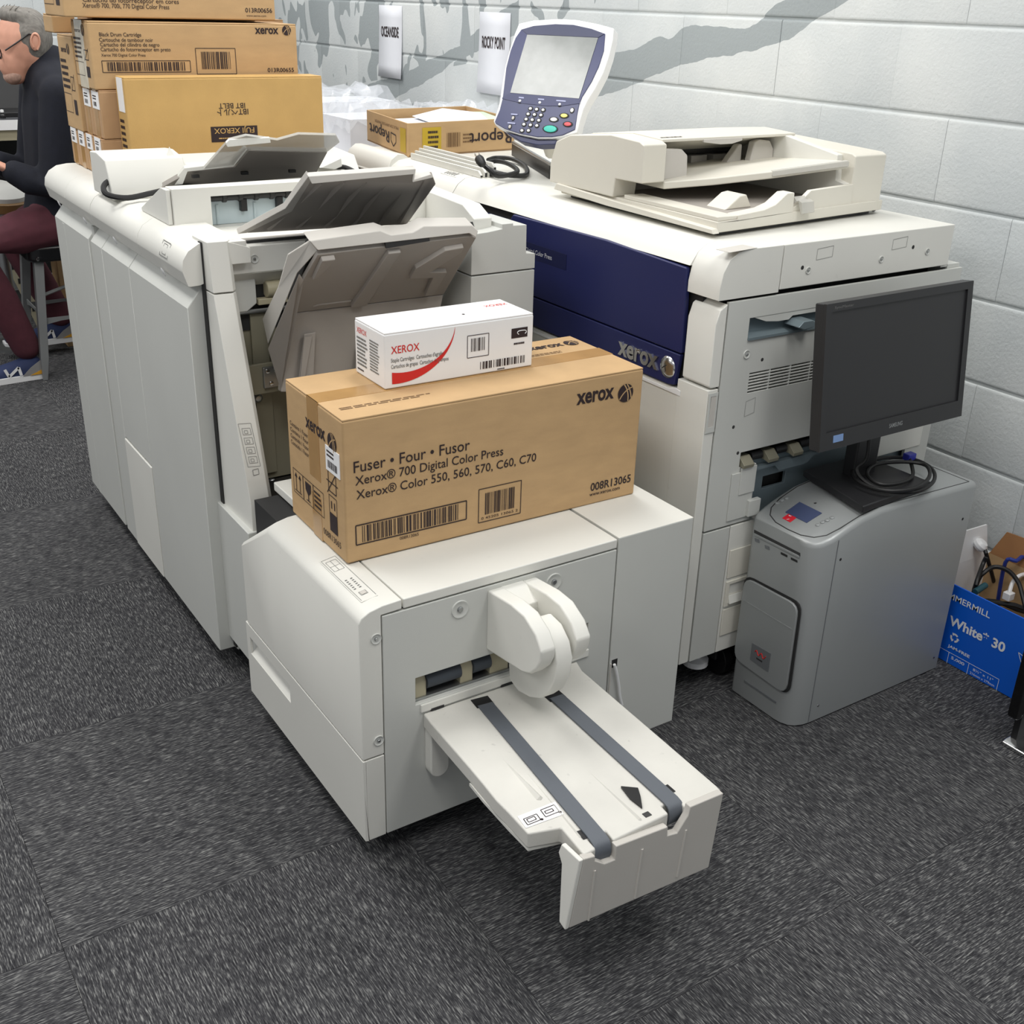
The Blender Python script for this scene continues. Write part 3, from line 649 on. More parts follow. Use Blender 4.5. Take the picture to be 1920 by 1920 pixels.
MB().slab([P(585,456,1.95), P(893,436,1.95), P(835,545,2.09), P(545,580,2.09)], n2*0.4+Vector((0,0.012,0.016))).build('tray_shell_gap', M['gap'], lt)
dk = [P(722,452,1.932), P(804,441,1.932), P(806,452,1.932), P(724,466,1.932)]
MB().slab(dk, (0,0.004,0.001)).build('tray_finger_notch', M['gap'], lt)
# raised mouldings on its underside and the long recesses of the lower body
def under(pts, name='tray_moulding', h=0.011):
    # bilinear on the underside: u along X, v from hinge to free edge
    A, B, C, D = lo_[0], lo_[1], lo_[2], lo_[4]
    q = [lerp(lerp(A, B, u), lerp(D, C, u), v) for u, v in pts]
    MB().slab(q, Vector((0,-0.60,-0.80))*h).build(name, M['tray'], lt, bevel=0.002)
under([(0.36,0.06),(0.46,0.06),(0.50,0.98),(0.42,0.98)]); under([(0.66,0.48),(0.66,0.66),(0.80,0.92),(0.92,0.94),(0.92,0.84),(0.78,0.55),(0.90,0.52),(0.90,0.10),(0.84,0.10),(0.82,0.44)])
under([(0.02,0.98),(0.02,0.66),(0.06,0.74),(0.10,0.98)]); under([(0.12,0.10),(0.36,0.10),(0.36,0.13),(0.15,0.13)], h=0.004)
for a0 in ((565,622,727),(668,640,725)):
    q = [P(a0[0]+26,a0[1],2.074), P(a0[0]+4,a0[1]+4,2.074), P(a0[0]-8,a0[2],2.078), P(a0[0]+22,a0[2]-14,2.078)]
    MB().slab(q, (0,-0.004,0)).build('tray_channel', M['dark'] if False else M['tray'], lt, bevel=0.002)
    MB().slab([P(a0[0]+20,a0[1]+8,2.068), P(a0[0]+6,a0[1]+10,2.068), P(a0[0]-4,a0[2]-2,2.070), P(a0[0]+4,a0[2]-6,2.070)], (0,-0.0005,0)).build('tray_channel_floor', M['tray'], lt)
# right-hand tower of the finisher with its stepped top
MB().box(1.228, 1.392, 2.015, 2.70, 0.062, 0.9085).build('right_cover', M['panel'], fi, bevel=0.002)
MB().prism([(1.228,0.9115),(1.392,0.9115),(1.392,0.944),(1.368,0.947),(1.367,1.008),(1.332,1.009),(1.332,1.014),(1.304,1.014),(1.304,1.004),(1.268,1.000),(1.228,0.998)], 'y', 2.015, 2.16).build('right_upper_cover', M['panel'], fi, bevel=0.0015)
MB().box(1.228, 1.367, 2.16, 2.70, 0.9115, 0.985).build('right_rear_cover', M['panel'], fi, bevel=0.0015)
MB().prism([(2.05,0.985),(2.05,1.022),(2.10,1.045),(2.34,1.055),(2.40,0.985)], 'x', 1.255, 1.300).build('right_guide_wall', M['white'], fi, bevel=0.003)
MB().prism([(1.155,0.985),(1.155,1.04),(1.20,1.052),(1.256,1.052),(1.256,0.985)], 'y', 2.26, 2.34).build('right_guide_block', M['white'], fi, bevel=0.003)
MB().box(1.236, 1.246, 2.03, 2.10, 0.985, 0.992).build('hinge_pin', M['gap'], fi)
# rear insert tray unit
ins = MB().prism([(2.70,1.0),(2.70,1.028),(2.73,1.086),(2.80,1.096),(2.86,1.092),(2.86,1.0)], 'x', 0.672, 0.855).build('insert_unit', M['white'], fi, bevel=0.003)
MB().prism([(2.70,1.0),(2.70,1.020),(2.74,1.070),(2.86,1.076),(2.86,1.0)], 'x', 0.855, 1.31).build('insert_rail', M['white'], ins, bevel=0.003)
a = at(323,310, y=2.74); MB().add([(a.x-0.016,2.735,1.068),(a.x+0.016,2.735,1.068),(a.x,2.75,1.108),(a.x,2.79,1.07)], [(0,1,2),(1,3,2),(3,0,2),(0,3,1)]).build('side_guide_tab', M['white'], ins, smooth=0)
u1 = [P(302,353,2.70), P(590,331,2.70), P(614,286,2.56), P(466,283,2.55), P(440,314,2.62), P(356,322,2.66)]
MB().slab(u1, (0,0.006,0.010)).build('insert_tray', M['tray'], ins, bevel=0.0015)
for px, py, y in ((367,331,2.652),(459,325,2.645),(548,321,2.63)):
    q = P(px, py, y); MB().box(q.x-0.008, q.x+0.008, q.y-0.004, q.y+0.006, q.z-0.003, q.z+0.004).build('tray_slot', M['gap'], ins)
MB().slab([P(342,348,2.69), P(352,322,2.655), P(438,313,2.615), P(464,281,2.545), P(459,277,2.545), P(432,306,2.62), P(346,316,2.66), P(318,350,2.70)], (0,0.006,0.006)).build('insert_tray_rim', M['white'], ins, bevel=0.001)
MB().slab([P(382,317,2.63), P(430,263,2.52), P(462,255,2.50), P(520,263,2.50), P(560,252,2.50), P(630,254,2.50), P(637,267,2.52), P(614,285,2.56), P(470,282,2.55), P(442,309,2.61)], (0,0.004,0.005)).build('insert_flap', M['smoke'], ins, bevel=0.001)
MB().slab([P(424,268,2.515), P(430,262,2.515), P(506,258,2.495), P(508,268,2.495), P(427,276,2.515)], (0,0.006,0.002)).build('flap_edge', M['white'], ins, bevel=0.001)
MB().slab([P(600,315,2.68), P(640,296,2.68), P(642,312,2.68), P(628,318,2.68)], (0,0.06,0)).build('insert_end_cap', M['white'], ins, bevel=0.002)
cab = [P(215,338,2.74), P(200,342,2.72), P(194,354,2.70), P(204,366,2.68), P(240,371,2.66), P(285,362,2.66), P(330,352,2.68), P(380,348,2.71)]
MB().tube(cab, 0.0065, 8, sub=5).build('insert_cable', M['rubber'], fi)
a = P(655,318,2.68); MB().tube([P(628,313,2.72), P(648,314,2.70), P(672,326,2.66)], 0.006, 8, sub=4).build('insert_cable', M['rubber'], fi)
MB().prism([(0.775,1.0),(0.79,1.012),(0.83,1.012),(0.83,0.985),(0.775,0.985)], 'y', 2.42, 2.56).build('deck_latch', M['white'], fi, bevel=0.002)
for x in (0.76, 1.32):
    for y in (2.30, 3.18): caster(fi, x, y)

# ================================================================== cartons
def carton(name, loc, size, material, label, cat='box', group=None, rz=0.0, bevel=0.004):
    # closed carton: four walls and two sets of flaps, seam down the middle of the top; local frame, origin at the bottom front left corner
    t = thing(name, loc, label, cat, group, rz); w, d, h = size
    MB().box(0, w, 0, d, 0, h-0.003).build('carton_body', material, t, bevel=bevel, world=False)
    fl = MB().box(0.001, w-0.001, 0.001, d/2-0.0008, h-0.0035, h).build('top_flap', material, t, bevel=0.0012, world=False)
    MB().box(0.001, w-0.001, d/2+0.0008, d-0.001, h-0.0035, h).build('top_flap', material, t, bevel=0.0012, world=False)
    return t
def globe_logo(ink, over, c, r, up, rad, lift):
    # ball emblem: dark ball crossed by two bright bands
    c = Vector(c); r = Vector(r); up = Vector(up); L = Vector(lift); ink.cut('ball_logo')
    ink.disc(c+L, r, up, rad, 24)
    for (a0, b0, a1, b1, bow) in ((-0.75,-0.62,0.80,0.55,0.22),(-0.25,0.95,0.35,-0.92,0.2),(0.1,0.97,0.75,-0.6,0.12)):
        p = []
        for i in range(9):
            t = i/8; x = a0+(a1-a0)*t; y = b0+(b1-b0)*t; k = bow*4*t*(1-t); nx, ny = -(b1-b0), (a1-a0); q = math.hypot(nx, ny)
            p.append((x+nx/q*k, y+ny/q*k))
        for i in range(8):
            w = 0.13
            dx, dy = p[i+1][0]-p[i][0], p[i+1][1]-p[i][1]; q = math.hypot(dx, dy); nx, ny = -dy/q*w/2, dx/q*w/2
            pts = [(p[i][0]-nx,p[i][1]-ny),(p[i+1][0]-nx,p[i+1][1]-ny),(p[i+1][0]+nx,p[i+1][1]+ny),(p[i][0]+nx,p[i][1]+ny)]
            over.quad(*[c+r*(a*rad)+up*(b*rad)+L*1.6 for a, b in pts])

# --- the big fuser carton
FBX = (0.723, 1.592, 0.5402); FBS = (0.637, 0.250, 0.268)
fb = carton('fuser_carton', FBX, FBS, M['card'], 'large brown carton printed Fuser Four Fusor lying on the booklet trimmer', rz=math.radians(-0.8))
def fbp(px, py):                       # photo point on the carton's front face, in its own frame
    p = at(px, py, y=1.5895); return Vector((p.x-FBX[0], -0.0008, p.z-FBX[2]))
def fbl(px, py):                       # left end face
    p = at(px, py, x=0.7225); return Vector((-0.0008, p.y-FBX[1], p.z-FBX[2]))
def fbt(px, py):                       # top
    p = at(px, py, z=0.8065); return Vector((p.x-FBX[0], p.y-FBX[1], FBS[2]+0.0008))
tx = Ink(); ov = MB()
for s, a, b, hh in (('Fuser \u2022 Four \u2022 Fusor', (664,884), (880,846), 0.0205), ('Xerox\u00ae 700 Digital Color Press', (667,908), (942,855), 0.0165), ('Xerox\u00ae Color 550, 560, 570, C60, C70', (669,934), (1003,866), 0.0165)):
    A = fbp(*a); B = fbp(*b); B.z = A.z = (A.z+B.z)/2; text(tx, s, A, B, FZ, h=hh, bold=0.004)
A = fbp(1078,757); B = fbp(1147,744); B.z = A.z = (A.z+B.z)/2; text(tx, 'xerox', A, B, FZ, h=0.030, bold=0.028)
globe_logo(tx, ov, fbp(1169,735), FX, FZ, 0.0185, (0,-0.0004,0))
A = fbp(1104,918); B = fbp(1178,902); B.z = A.z = (A.z+B.z)/2; text(tx, '008R13065', A, B, FZ, h=0.0165, bold=0.014)
A = fbp(1102,929); B = fbp(1158,915); B.z = A.z = (A.z+B.z)/2; text(tx, 'www.xerox.com', A, B, FZ, h=0.0075, bold=0.01)
def frame_px(mb, f, corners, w, n): mb.outline([f(*c) for c in corners], w, n)
P0 = fbp(669,1023); P1 = fbp(874,941); bx0, bx1 = P0.x, P1.x; bz0 = P0.z; bz1 = bz0+0.0375
tx.outline([Vector((bx0,-0.0008,bz0)),Vector((bx1,-0.0008,bz0)),Vector((bx1,-0.0008,bz1)),Vector((bx0,-0.0008,bz1))], 0.0022, FY)
barcode(tx, (bx0+0.012,-0.0008,bz0+0.003), FX, FZ, bx1-bx0-0.026, bz1-bz0-0.006, n=46, seed=4)
text(tx, '008R13065', (bx0+0.085,-0.0008,bz0-0.010), (bx0+0.123,-0.0008,bz0-0.010), FZ, h=0.006)
P0 = fbp(896,980); P1 = fbp(976,899); cx0, cx1 = P0.x, P1.x; cz0, cz1 = P0.z, P0.z+0.068
tx.outline([Vector((cx0,-0.0008,cz0)),Vector((cx1,-0.0008,cz0)),Vector((cx1,-0.0008,cz1)),Vector((cx0,-0.0008,cz1))], 0.0016, FY)
barcode(tx, (cx0+0.014,-0.0008,cz0+0.014), FX, FZ, cx1-cx0-0.028, cz1-cz0-0.024, n=26, seed=9)
text(tx, '0 45205 13065 2', (cx0+0.006,-0.0008,cz0+0.005), (cx1-0.006,-0.0008,cz0+0.005), FZ, h=0.005)
tx.build('front_print', M['ink'], fb, smooth=0, world=False); ov.build('logo_bands', M['card'], fb, smooth=0, world=False)
# left end print, handling symbols, tape, label
tl = Ink(); ol = MB(); LFT = (0,-1,0)
A = fbl(569,786); B = fbl(607,814); B.z = A.z = 0.205; text(tl, 'xerox', Vector((-0.0008,0.158,0.207)), Vector((-0.0008,0.072,0.207)), FZ, h=0.026, bold=0.028)
globe_logo(tl, ol, (-0.0008,0.043,0.214), LFT, FZ, 0.018, (-0.0004,0,0))

for q_, s_ in enumerate(('Contains 1 Fuser', 'Contenu 1 Four', 'Contenido 1 Fusor', 'Conte\u00fado 1 Fusor')): text(tl, s_, (-0.0008,0.234,0.186-0.0125*q_), (-0.0008,0.150,0.186-0.0125*q_), FZ, h=0.008, bold=0.004)

for k in range(3):
    y1 = 0.232-0.047*k; tl.outline([Vector((-0.0008,y1,0.052)),Vector((-0.0008,y1-0.046,0.052)),Vector((-0.0008,y1-0.046,0.100)),Vector((-0.0008,y1,0.100))], 0.0014, FX)
tl.cut('this_way_up_symbol')
for yy in (0.219, 0.201):
    tl.line((-0.0008,yy,0.060), (-0.0008,yy,0.092), 0.0022, FX); tl.poly([(-0.0008,yy+0.006,0.086),(-0.0008,yy-0.006,0.086),(-0.0008,yy,0.095)])
tl.line((-0.0008,0.226,0.058), (-0.0008,0.194,0.058), 0.002, FX)
tl.cut('fragile_symbol'); tl.poly([(-0.0008,0.175,0.094),(-0.0008,0.149,0.094),(-0.0008,0.150,0.078),(-0.0008,0.160,0.070),(-0.0008,0.164,0.070),(-0.0008,0.174,0.078)]); tl.line((-0.0008,0.162,0.072), (-0.0008,0.162,0.059), 0.003, FX); tl.line((-0.0008,0.171,0.058), (-0.0008,0.153,0.058), 0.002, FX)
scribble(tl, (-0.0008,0.134,0.058), LFT, FZ, 0.034, 0.036, 4, seed=8)
tl.outline([Vector((-0.0008,0.066,0.118)),Vector((-0.0008,0.034,0.118)),Vector((-0.0008,0.034,0.158)),Vector((-0.0008,0.066,0.158))], 0.0022, FX)
tl.line((-0.0008,0.072,0.112), (-0.0008,0.028,0.164), 0.0022, FX); tl.line((-0.0008,0.074,0.136), (-0.0008,0.026,0.136), 0.0022, FX)
tl.outline([Vector((-0.0008,0.066,0.076)),Vector((-0.0008,0.034,0.076)),Vector((-0.0008,0.034,0.110)),Vector((-0.0008,0.066,0.110))], 0.0016, FX)
text(tl, '11', (-0.0008,0.058,0.086), (-0.0008,0.042,0.086), FZ, h=0.014, bold=0.02)
tl.cut('black_block'); tl.quad((-0.0008,0.066,0.040),(-0.0008,0.034,0.040),(-0.0008,0.034,0.075),(-0.0008,0.066,0.075))
text(tl, '008R13065', (-0.0008,0.098,0.020), (-0.0008,0.022,0.020), FZ, h=0.012)
tl.build('end_print', M['ink'], fb, smooth=0, world=False); ol.build('logo_bands', M['card'], fb, smooth=0, world=False)
tp = MB(); tp.box(-0.0005, FBS[0]+0.0005, 0.101, 0.149, FBS[2]-0.001, FBS[2]+0.0005); tp.box(-0.0006, 0.001, 0.101, 0.149, 0.118, FBS[2]+0.0005); tp.box(-0.0006, 0.001, 0.104, 0.145, -0.0, 0.085)
tp.build('packing_tape', M['tape'], fb, smooth=0, world=False)
lb = MB().box(-0.0013, 0.0, 0.014, 0.072, 0.156, 0.202).build('address_label', M['label'], fb, smooth=0, world=False)
li = Ink(); barcode(li, (-0.0016,0.064,0.163), LFT, FZ, 0.042, 0.014, n=22, seed=2); scribble(li, (-0.0016,0.066,0.182), LFT, FZ, 0.036, 0.015, 2, seed=4); li.build('label_print', M['ink'], lb, smooth=0, world=False)
tt = Ink(); text(tt, 'xerox', (0.500,0.195,FBS[2]+0.0009), (0.585,0.195,FBS[2]+0.0009), FY, h=0.024, bold=0.028); o2 = MB()
globe_logo(tt, o2, (0.606,0.203,FBS[2]+0.0009), FX, FY, 0.016, (0,0,0.0004)); tt.build('top_print', M['ink'], fb, smooth=0, world=False); o2.build('logo_bands', M['card'], fb, smooth=0, world=False)
tt = Ink(); scribble(tt, (0.02,0.045,FBS[2]+0.0006), FX, FY, 0.185, 0.014, 2, seed=6); scribble(tt, (0.47,0.155,FBS[2]+0.0006), FX, FY, 0.10, 0.014, 2, seed=16); tt.build('faint_top_print', M['inkfade'], fb, smooth=0, world=False)

# --- the white staple cartridge carton on top of it
SBX = (0.857, 1.697, 0.8089); SBS = (0.315, 0.121, 0.1035)
sb = carton('staple_carton', SBX, SBS, M['carton'], 'small white carton with red swoosh and XEROX lettering on top of the fuser carton', rz=math.radians(-0.6), bevel=0.003)
def sbp(px, py):
    p = at(px, py, y=1.697); return Vector((p.x-SBX[0], -0.0007, p.z-SBX[2]))
r_ = Ink(); A = sbp(733,664); B = sbp(786,654); text(r_, 'XEROX', (A.x,-0.0007,A.z), (B.x,-0.0007,A.z), FZ, h=0.0135, bold=0.006)
pts = []; r_.cut('red_swoosh')
for i in range(25):
    t = i/24; ang = math.radians(-101+t*96)
    cx, cz, R1, R2 = 0.035, 0.104, 0.112, 0.086
    pts.append((cx+R1*math.cos(ang)*0.97, cz+R2*math.sin(ang), 0.0085*(1-t)**1.2+0.0022))
for i in range(24):
    a, b = pts[i], pts[i+1]
    r_.quad((a[0],-0.0007,a[1]-a[2]),(b[0],-0.0007,b[1]-b[2]),(b[0],-0.0007,b[1]+b[2]),(a[0],-0.0007,a[1]+a[2]))
text(r_, 'XEROX', (0.305,0.088,SBS[2]+0.0007), (0.255,0.088,SBS[2]+0.0007), (0,-1,0), h=0.012)
text(r_, 'XEROX', (-0.0007,0.110,0.080), (-0.0007,0.070,0.080), FZ, h=0.010)
r_.build('red_print', M['inkred'], sb, smooth=0, world=False)
b_ = Ink(); A = sbp(733,680); text(b_, "Staple Cartridges  Cartouches d'agrafes", (A.x,-0.0007,A.z), (A.x+0.107,-0.0007,A.z), FZ, h=0.0072, bold=0.008); text(b_, 'Cartuchos de grapas  Cartuchos de grampos', (A.x,-0.0007,A.z-0.0115), (A.x+0.117,-0.0007,A.z-0.0115), FZ, h=0.0072, bold=0.008)
scribble(b_, (-0.0007,0.111,0.018), LFT, FZ, 0.044, 0.056, 8, seed=9); scribble(b_, (-0.0007,0.058,0.020), LFT, FZ, 0.04, 0.06, 11, seed=19)
b_.build('grey_print', M['inkgrey'], sb, smooth=0, world=False)
k_ = Ink(); A = sbp(875,671); k_.outline([Vector((A.x,-0.0007,A.z)),Vector((A.x+0.046,-0.0007,A.z)),Vector((A.x+0.046,-0.0007,A.z+0.042)),Vector((A.x,-0.0007,A.z+0.042))], 0.0012, FY)
barcode(k_, (A.x+0.008,-0.0007,A.z+0.011), FX, FZ, 0.030, 0.025, n=14, seed=5)
A = sbp(899,692); barcode(k_, (A.x,-0.0007,A.z), FX, FZ, 0.100, 0.0145, n=22, seed=6); scribble(k_, (A.x+0.038,-0.0007,A.z-0.007), FX, FZ, 0.02, 0.004, 1)
A = sbp(952,635); scribble(k_, (A.x+0.012,-0.0007,A.z-0.0145), FX, FZ, 0.027, 0.007, 1, seed=12)
k_.cut('symbol_panel'); k_.quad((A.x+0.006,-0.0007,A.z),(A.x+0.042,-0.0007,A.z),(A.x+0.042,-0.0007,A.z+0.019),(A.x+0.006,-0.0007,A.z+0.019))
scribble(k_, (-0.0007,0.111,0.008), LFT, FZ, 0.030, 0.006, 1, seed=9)
k_.cut('smudge'); k_.disc((0.19,0.05,SBS[2]+0.0007), FX, FY, 0.003, 8)
k_.build('black_print', M['ink'], sb, smooth=0, world=False)
w_ = MB(); c0 = (A.x+0.033, -0.0012, A.z+0.0095)
w_.tube([(c0[0]-0.011,-0.0012,c0[2]-0.003),(c0[0]-0.014,-0.0012,c0[2]),(c0[0]-0.011,-0.0012,c0[2]+0.0035),(c0[0]+0.003,-0.0012,c0[2]+0.0035),(c0[0]+0.006,-0.0012,c0[2]),(c0[0]+0.003,-0.0012,c0[2]-0.003)], 0.0008, 5, sub=4)
w_.build('staple_symbol', M['inkwhite'], sb, world=False)

# --- cartons stacked at the rear on top of the finisher
Z0 = 1.001
def label_on_left(t, y0, y1, z0, z1, seed):
    lb = MB().box(-0.0013, 0, y0, y1, z0, z1).build('shipping_label', M['label'], t, smooth=0, world=False)
    k = Ink(); barcode(k, (-0.0016, y1-0.2*(y1-y0), z0+0.15*(z1-z0)), LFT, FZ, 0.45*(y1-y0), 0.25*(z1-z0), n=10, seed=seed); scribble(k, (-0.0016, y1-0.15*(y1-y0), z0+0.5*(z1-z0)), LFT, FZ, 0.6*(y1-y0), 0.3*(z1-z0), 2, seed=seed)
    k.build('label_print', M['ink'], lb, smooth=0, world=False)
names4 = ('nearest', 'second nearest', 'third nearest', 'farthest')
for k in range(4):
    t = carton('toner_carton', (0.745, 3.03+0.083*k, Z0), (0.55, 0.081, 0.0945), M['carddk'], 'slim brown toner carton with white end label, bottom row, %s of four' % names4[k], group='toner cartons on the finisher', bevel=0.003)
    MB().box(-0.0006, 0, 0.024, 0.058, 0.0, 0.094).build('packing_tape', M['tape'], t, smooth=0, world=False)
    label_on_left(t, 0.012, 0.068, 0.058, 0.096, k)
for k in range(2):
    t = carton('toner_carton', (0.752, 3.03+0.085*k, Z0+0.0955), (0.55, 0.083, 0.116), M['carddk'], 'slim brown toner carton with white end label in the second row, %s' % ('nearer one' if k == 0 else 'farther one'), group='toner cartons on the finisher', bevel=0.003)
    MB().box(-0.0006, 0, 0.024, 0.060, 0.0, 0.116).build('packing_tape', M['tape'], t, smooth=0, world=False)
    label_on_left(t, 0.006, 0.070, 0.070, 0.112, 10+k)
def end_print(t, d, h, seed, tape=False):
    k = Ink(); scribble(k, (-0.0008, d*0.92, h*0.42), LFT, FZ, d*0.5, h*0.34, 5, seed=seed); ov = MB()
    globe_logo(k, ov, (-0.0008, d*0.30, h*0.86), LFT, FZ, min(d, h)*0.085, (-0.0003,0,0)); text(k, 'xerox', (-0.0008, d*0.80, h*0.82), (-0.0008, d*0.42, h*0.82), FZ, h=h*0.06, bold=0.02)
    k.outline([Vector((-0.0008,d*0.36,h*0.43)),Vector((-0.0008,d*0.14,h*0.43)),Vector((-0.0008,d*0.14,h*0.57)),Vector((-0.0008,d*0.36,h*0.57))], 0.002, FX); k.line((-0.0008,d*0.38,h*0.41), (-0.0008,d*0.12,h*0.60), 0.002, FX)
    k.cut('black_block'); k.quad((-0.0008,d*0.32,h*0.17),(-0.0008,d*0.14,h*0.17),(-0.0008,d*0.14,h*0.33),(-0.0008,d*0.32,h*0.33))
    k.outline([Vector((-0.0008,d*0.95,h*0.18)),Vector((-0.0008,d*0.45,h*0.18)),Vector((-0.0008,d*0.45,h*0.38)),Vector((-0.0008,d*0.95,h*0.38))], 0.0014, FX)
    k.build('end_print', M['ink'], t, smooth=0, world=False); ov.build('logo_bands', M['card'], t, smooth=0, world=False)
# drum carton standing left of the second row
t = carton('drum_carton', (0.742, 3.203, Z0+0.0955), (0.54, 0.155, 0.235), M['card'], 'brown drum carton with printed end standing behind the second row of toner cartons'); end_print(t, 0.155, 0.235, 31)
# black drum cartridge carton
BD = (0.745, 3.035, Z0+0.2125); BDS = (0.545, 0.165, 0.158)
bd = carton('drum_carton', BD, BDS, M['card'], 'brown carton printed Black Drum Cartridge lying on the toner cartons'); end_print(bd, BDS[1], BDS[2], 33)
MB().box(-0.0007, 0, 0.05, 0.13, 0.0, BDS[2]+0.0004).build('clear_tape', M['cleartape'], bd, smooth=0, world=False)
def bdp(px, py):
    p = at(px, py, y=BD[1]); return Vector((p.x-BD[0], -0.0008, p.z-BD[2]))
k = Ink(); ov = MB()
for s, a, b, hh in (('Black Drum Cartridge', (186,68), (265,70), 0.0088), ('Cartouche de tambour noir', (186,78), (287,79), 0.0088), ('Cartucho del cilindro de negro', (188,87), (299,88), 0.0088), ('Cartucho do fotorreceptor em preto', (189,96), (320,97), 0.0088), ('Xerox 700 Digital Color Press', (190,106), (273,106), 0.0066)):
    A = bdp(*a); B = bdp(*b); text(k, s, A, (B.x,-0.0008,A.z), FZ, h=hh, bold=0.006)
A = bdp(478,63); B = bdp(522,61); text(k, 'xerox', A, (B.x,-0.0008,A.z), FZ, h=0.020, bold=0.028); globe_logo(k, ov, bdp(537,57), FX, FZ, 0.0125, (0,-0.0003,0))
A = bdp(502,135); B = bdp(551,134); text(k, '013R00655', A, (B.x,-0.0008,A.z), FZ, h=0.010, bold=0.012)
A = bdp(193,136); B = bdp(356,113); k.outline([A, Vector((B.x,-0.0008,A.z)), Vector((B.x,-0.0008,A.z+0.027)), A+Vector((0,0,0.027))], 0.0016, FY); barcode(k, (A.x+0.012,-0.0008,A.z+0.003), FX, FZ, B.x-A.x-0.024, 0.021, n=44, seed=14)
A = bdp(370,139); B = bdp(440,84); k.outline([A, Vector((B.x,-0.0008,A.z)), Vector((B.x,-0.0008,A.z+0.062)), A+Vector((0,0,0.062))], 0.0016, FY); barcode(k, (A.x+0.014,-0.0008,A.z+0.012), FX, FZ, B.x-A.x-0.028, 0.042, n=20, seed=15)
k.build('front_print', M['ink'], bd, smooth=0, world=False); ov.build('logo_bands', M['card'], bd, smooth=0, world=False)
# drum carton half visible behind it
t = carton('drum_carton', (0.80, 3.205, Z0+0.331), (0.525, 0.15, 0.046), M['carddk'], 'low brown carton behind the black drum carton, its right end with a dark dot'); k = Ink().disc((0.505,-0.0008,0.025), FX, FZ, 0.004, 10); k.build('printed_dot', M['ink'], t, smooth=0, world=False)
# topmost carton
TP = (0.700, 3.06, Z0+0.3775); TPS = (0.543, 0.20, 0.15)
tc_ = carton('drum_carton', TP, TPS, M['card'], 'topmost brown drum carton of the stack, cut by the top of the picture')
def tpp(px, py):
    p = at(px, py, y=TP[1]); return Vector((p.x-TP[0], -0.0008, p.z-TP[2]))
k = Ink()
A = tpp(155,14); B = tpp(317,13); text(k, 'Xerox\u00ae 700, 700i, 770 Digital Color Press', A, (B.x,-0.0008,A.z), FZ, h=0.0105, bold=0.004)
A = tpp(155,3); B = tpp(335,3); text(k, 'Cartucho do fotorreceptor em cores', A, (B.x,-0.0008,A.z), FZ, h=0.0105, bold=0.004)
A = tpp(460,23); B = tpp(510,22); text(k, '013R00656', A, (B.x,-0.0008,A.z), FZ, h=0.0105, bold=0.012)
A = tpp(462,31); B = tpp(499,30); text(k, 'www.xerox.com', A, (B.x,-0.0008,A.z), FZ, h=0.005)
k.build('front_print', M['ink'], tc_, smooth=0, world=False); end_print(tc_, TPS[1], TPS[2], 41)
t = carton('drum_carton', (0.735, 3.36, Z0+0.331), (0.06, 0.10, 0.046), M['card'], 'small brown carton end under the topmost carton beside the man')
# yellow transfer belt carton leaning upright in front of the stack
IB = (0.793, 2.945, Z0); IBS = (0.525, 0.078, 0.247)
ib = carton('belt_carton', IB, IBS, M['cardye'], 'flat yellow carton printed IBT BELT upside down standing before the stacked cartons', bevel=0.003)
def ibp(px, py):
    p = at(px, py, y=IB[1]); return Vector((p.x-IB[0], -0.0008, p.z-IB[2]))
k = Ink(); DN = (0,0,-1)
A = ibp(459,193); B = ibp(410,199); text(k, 'IBT BELT', (A.x,-0.0008,A.z), (B.x,-0.0008,A.z), DN, h=0.0125, bold=0.008)
A = ibp(465,204); B = ibp(407,213); text(k, 'IBT\u30d9\u30eb\u30c8', (A.x,-0.0008,A.z), (B.x,-0.0008,A.z), DN, h=0.0135, bold=0.008)
P0 = ibp(397,267); P1 = ibp(482,235); k.cut('black_badge'); k.quad((P0.x,-0.0007,P0.z),(P1.x,-0.0007,P0.z),(P1.x,-0.0007,P1.z),(P0.x,-0.0007,P1.z))
A = ibp(310,296); text(k, 'L 7000', (A.x,-0.0008,A.z+0.006), (A.x-0.035,-0.0008,A.z+0.006), DN, h=0.006)
scribble(k, (-0.0008,0.066,0.06), LFT, FZ, 0.045, 0.09, 6, seed=18)
k.build('front_print', M['ink'], ib, smooth=0, world=False)
k = Ink(); text(k, 'FUJI XEROX', (P1.x-0.009,-0.0011,P1.z-0.0045), (P0.x+0.009,-0.0011,P1.z-0.0045), DN, h=0.013, bold=0.006); scribble(k, (P0.x+0.02,-0.0011,P0.z+0.006), FX, FZ, 0.07, 0.006, 1, seed=2)
k.build('badge_lettering', M['cardye'], ib, smooth=0, world=False)
MB().box(-0.0012, 0, 0.012, 0.062, 0.165, 0.245).build('shipping_label', M['label'], ib, smooth=0, world=False)

# ================================================================== digital colour press
pr = thing('digital_press', (1.87, 2.37, 0), 'large off-white digital press with navy front doors against the block wall', 'printer')
EY = 1.541
MB().box(1.512, 2.232, 1.600, 3.19, 0.105, 0.985).build('inner_chassis', M['gap'], pr)
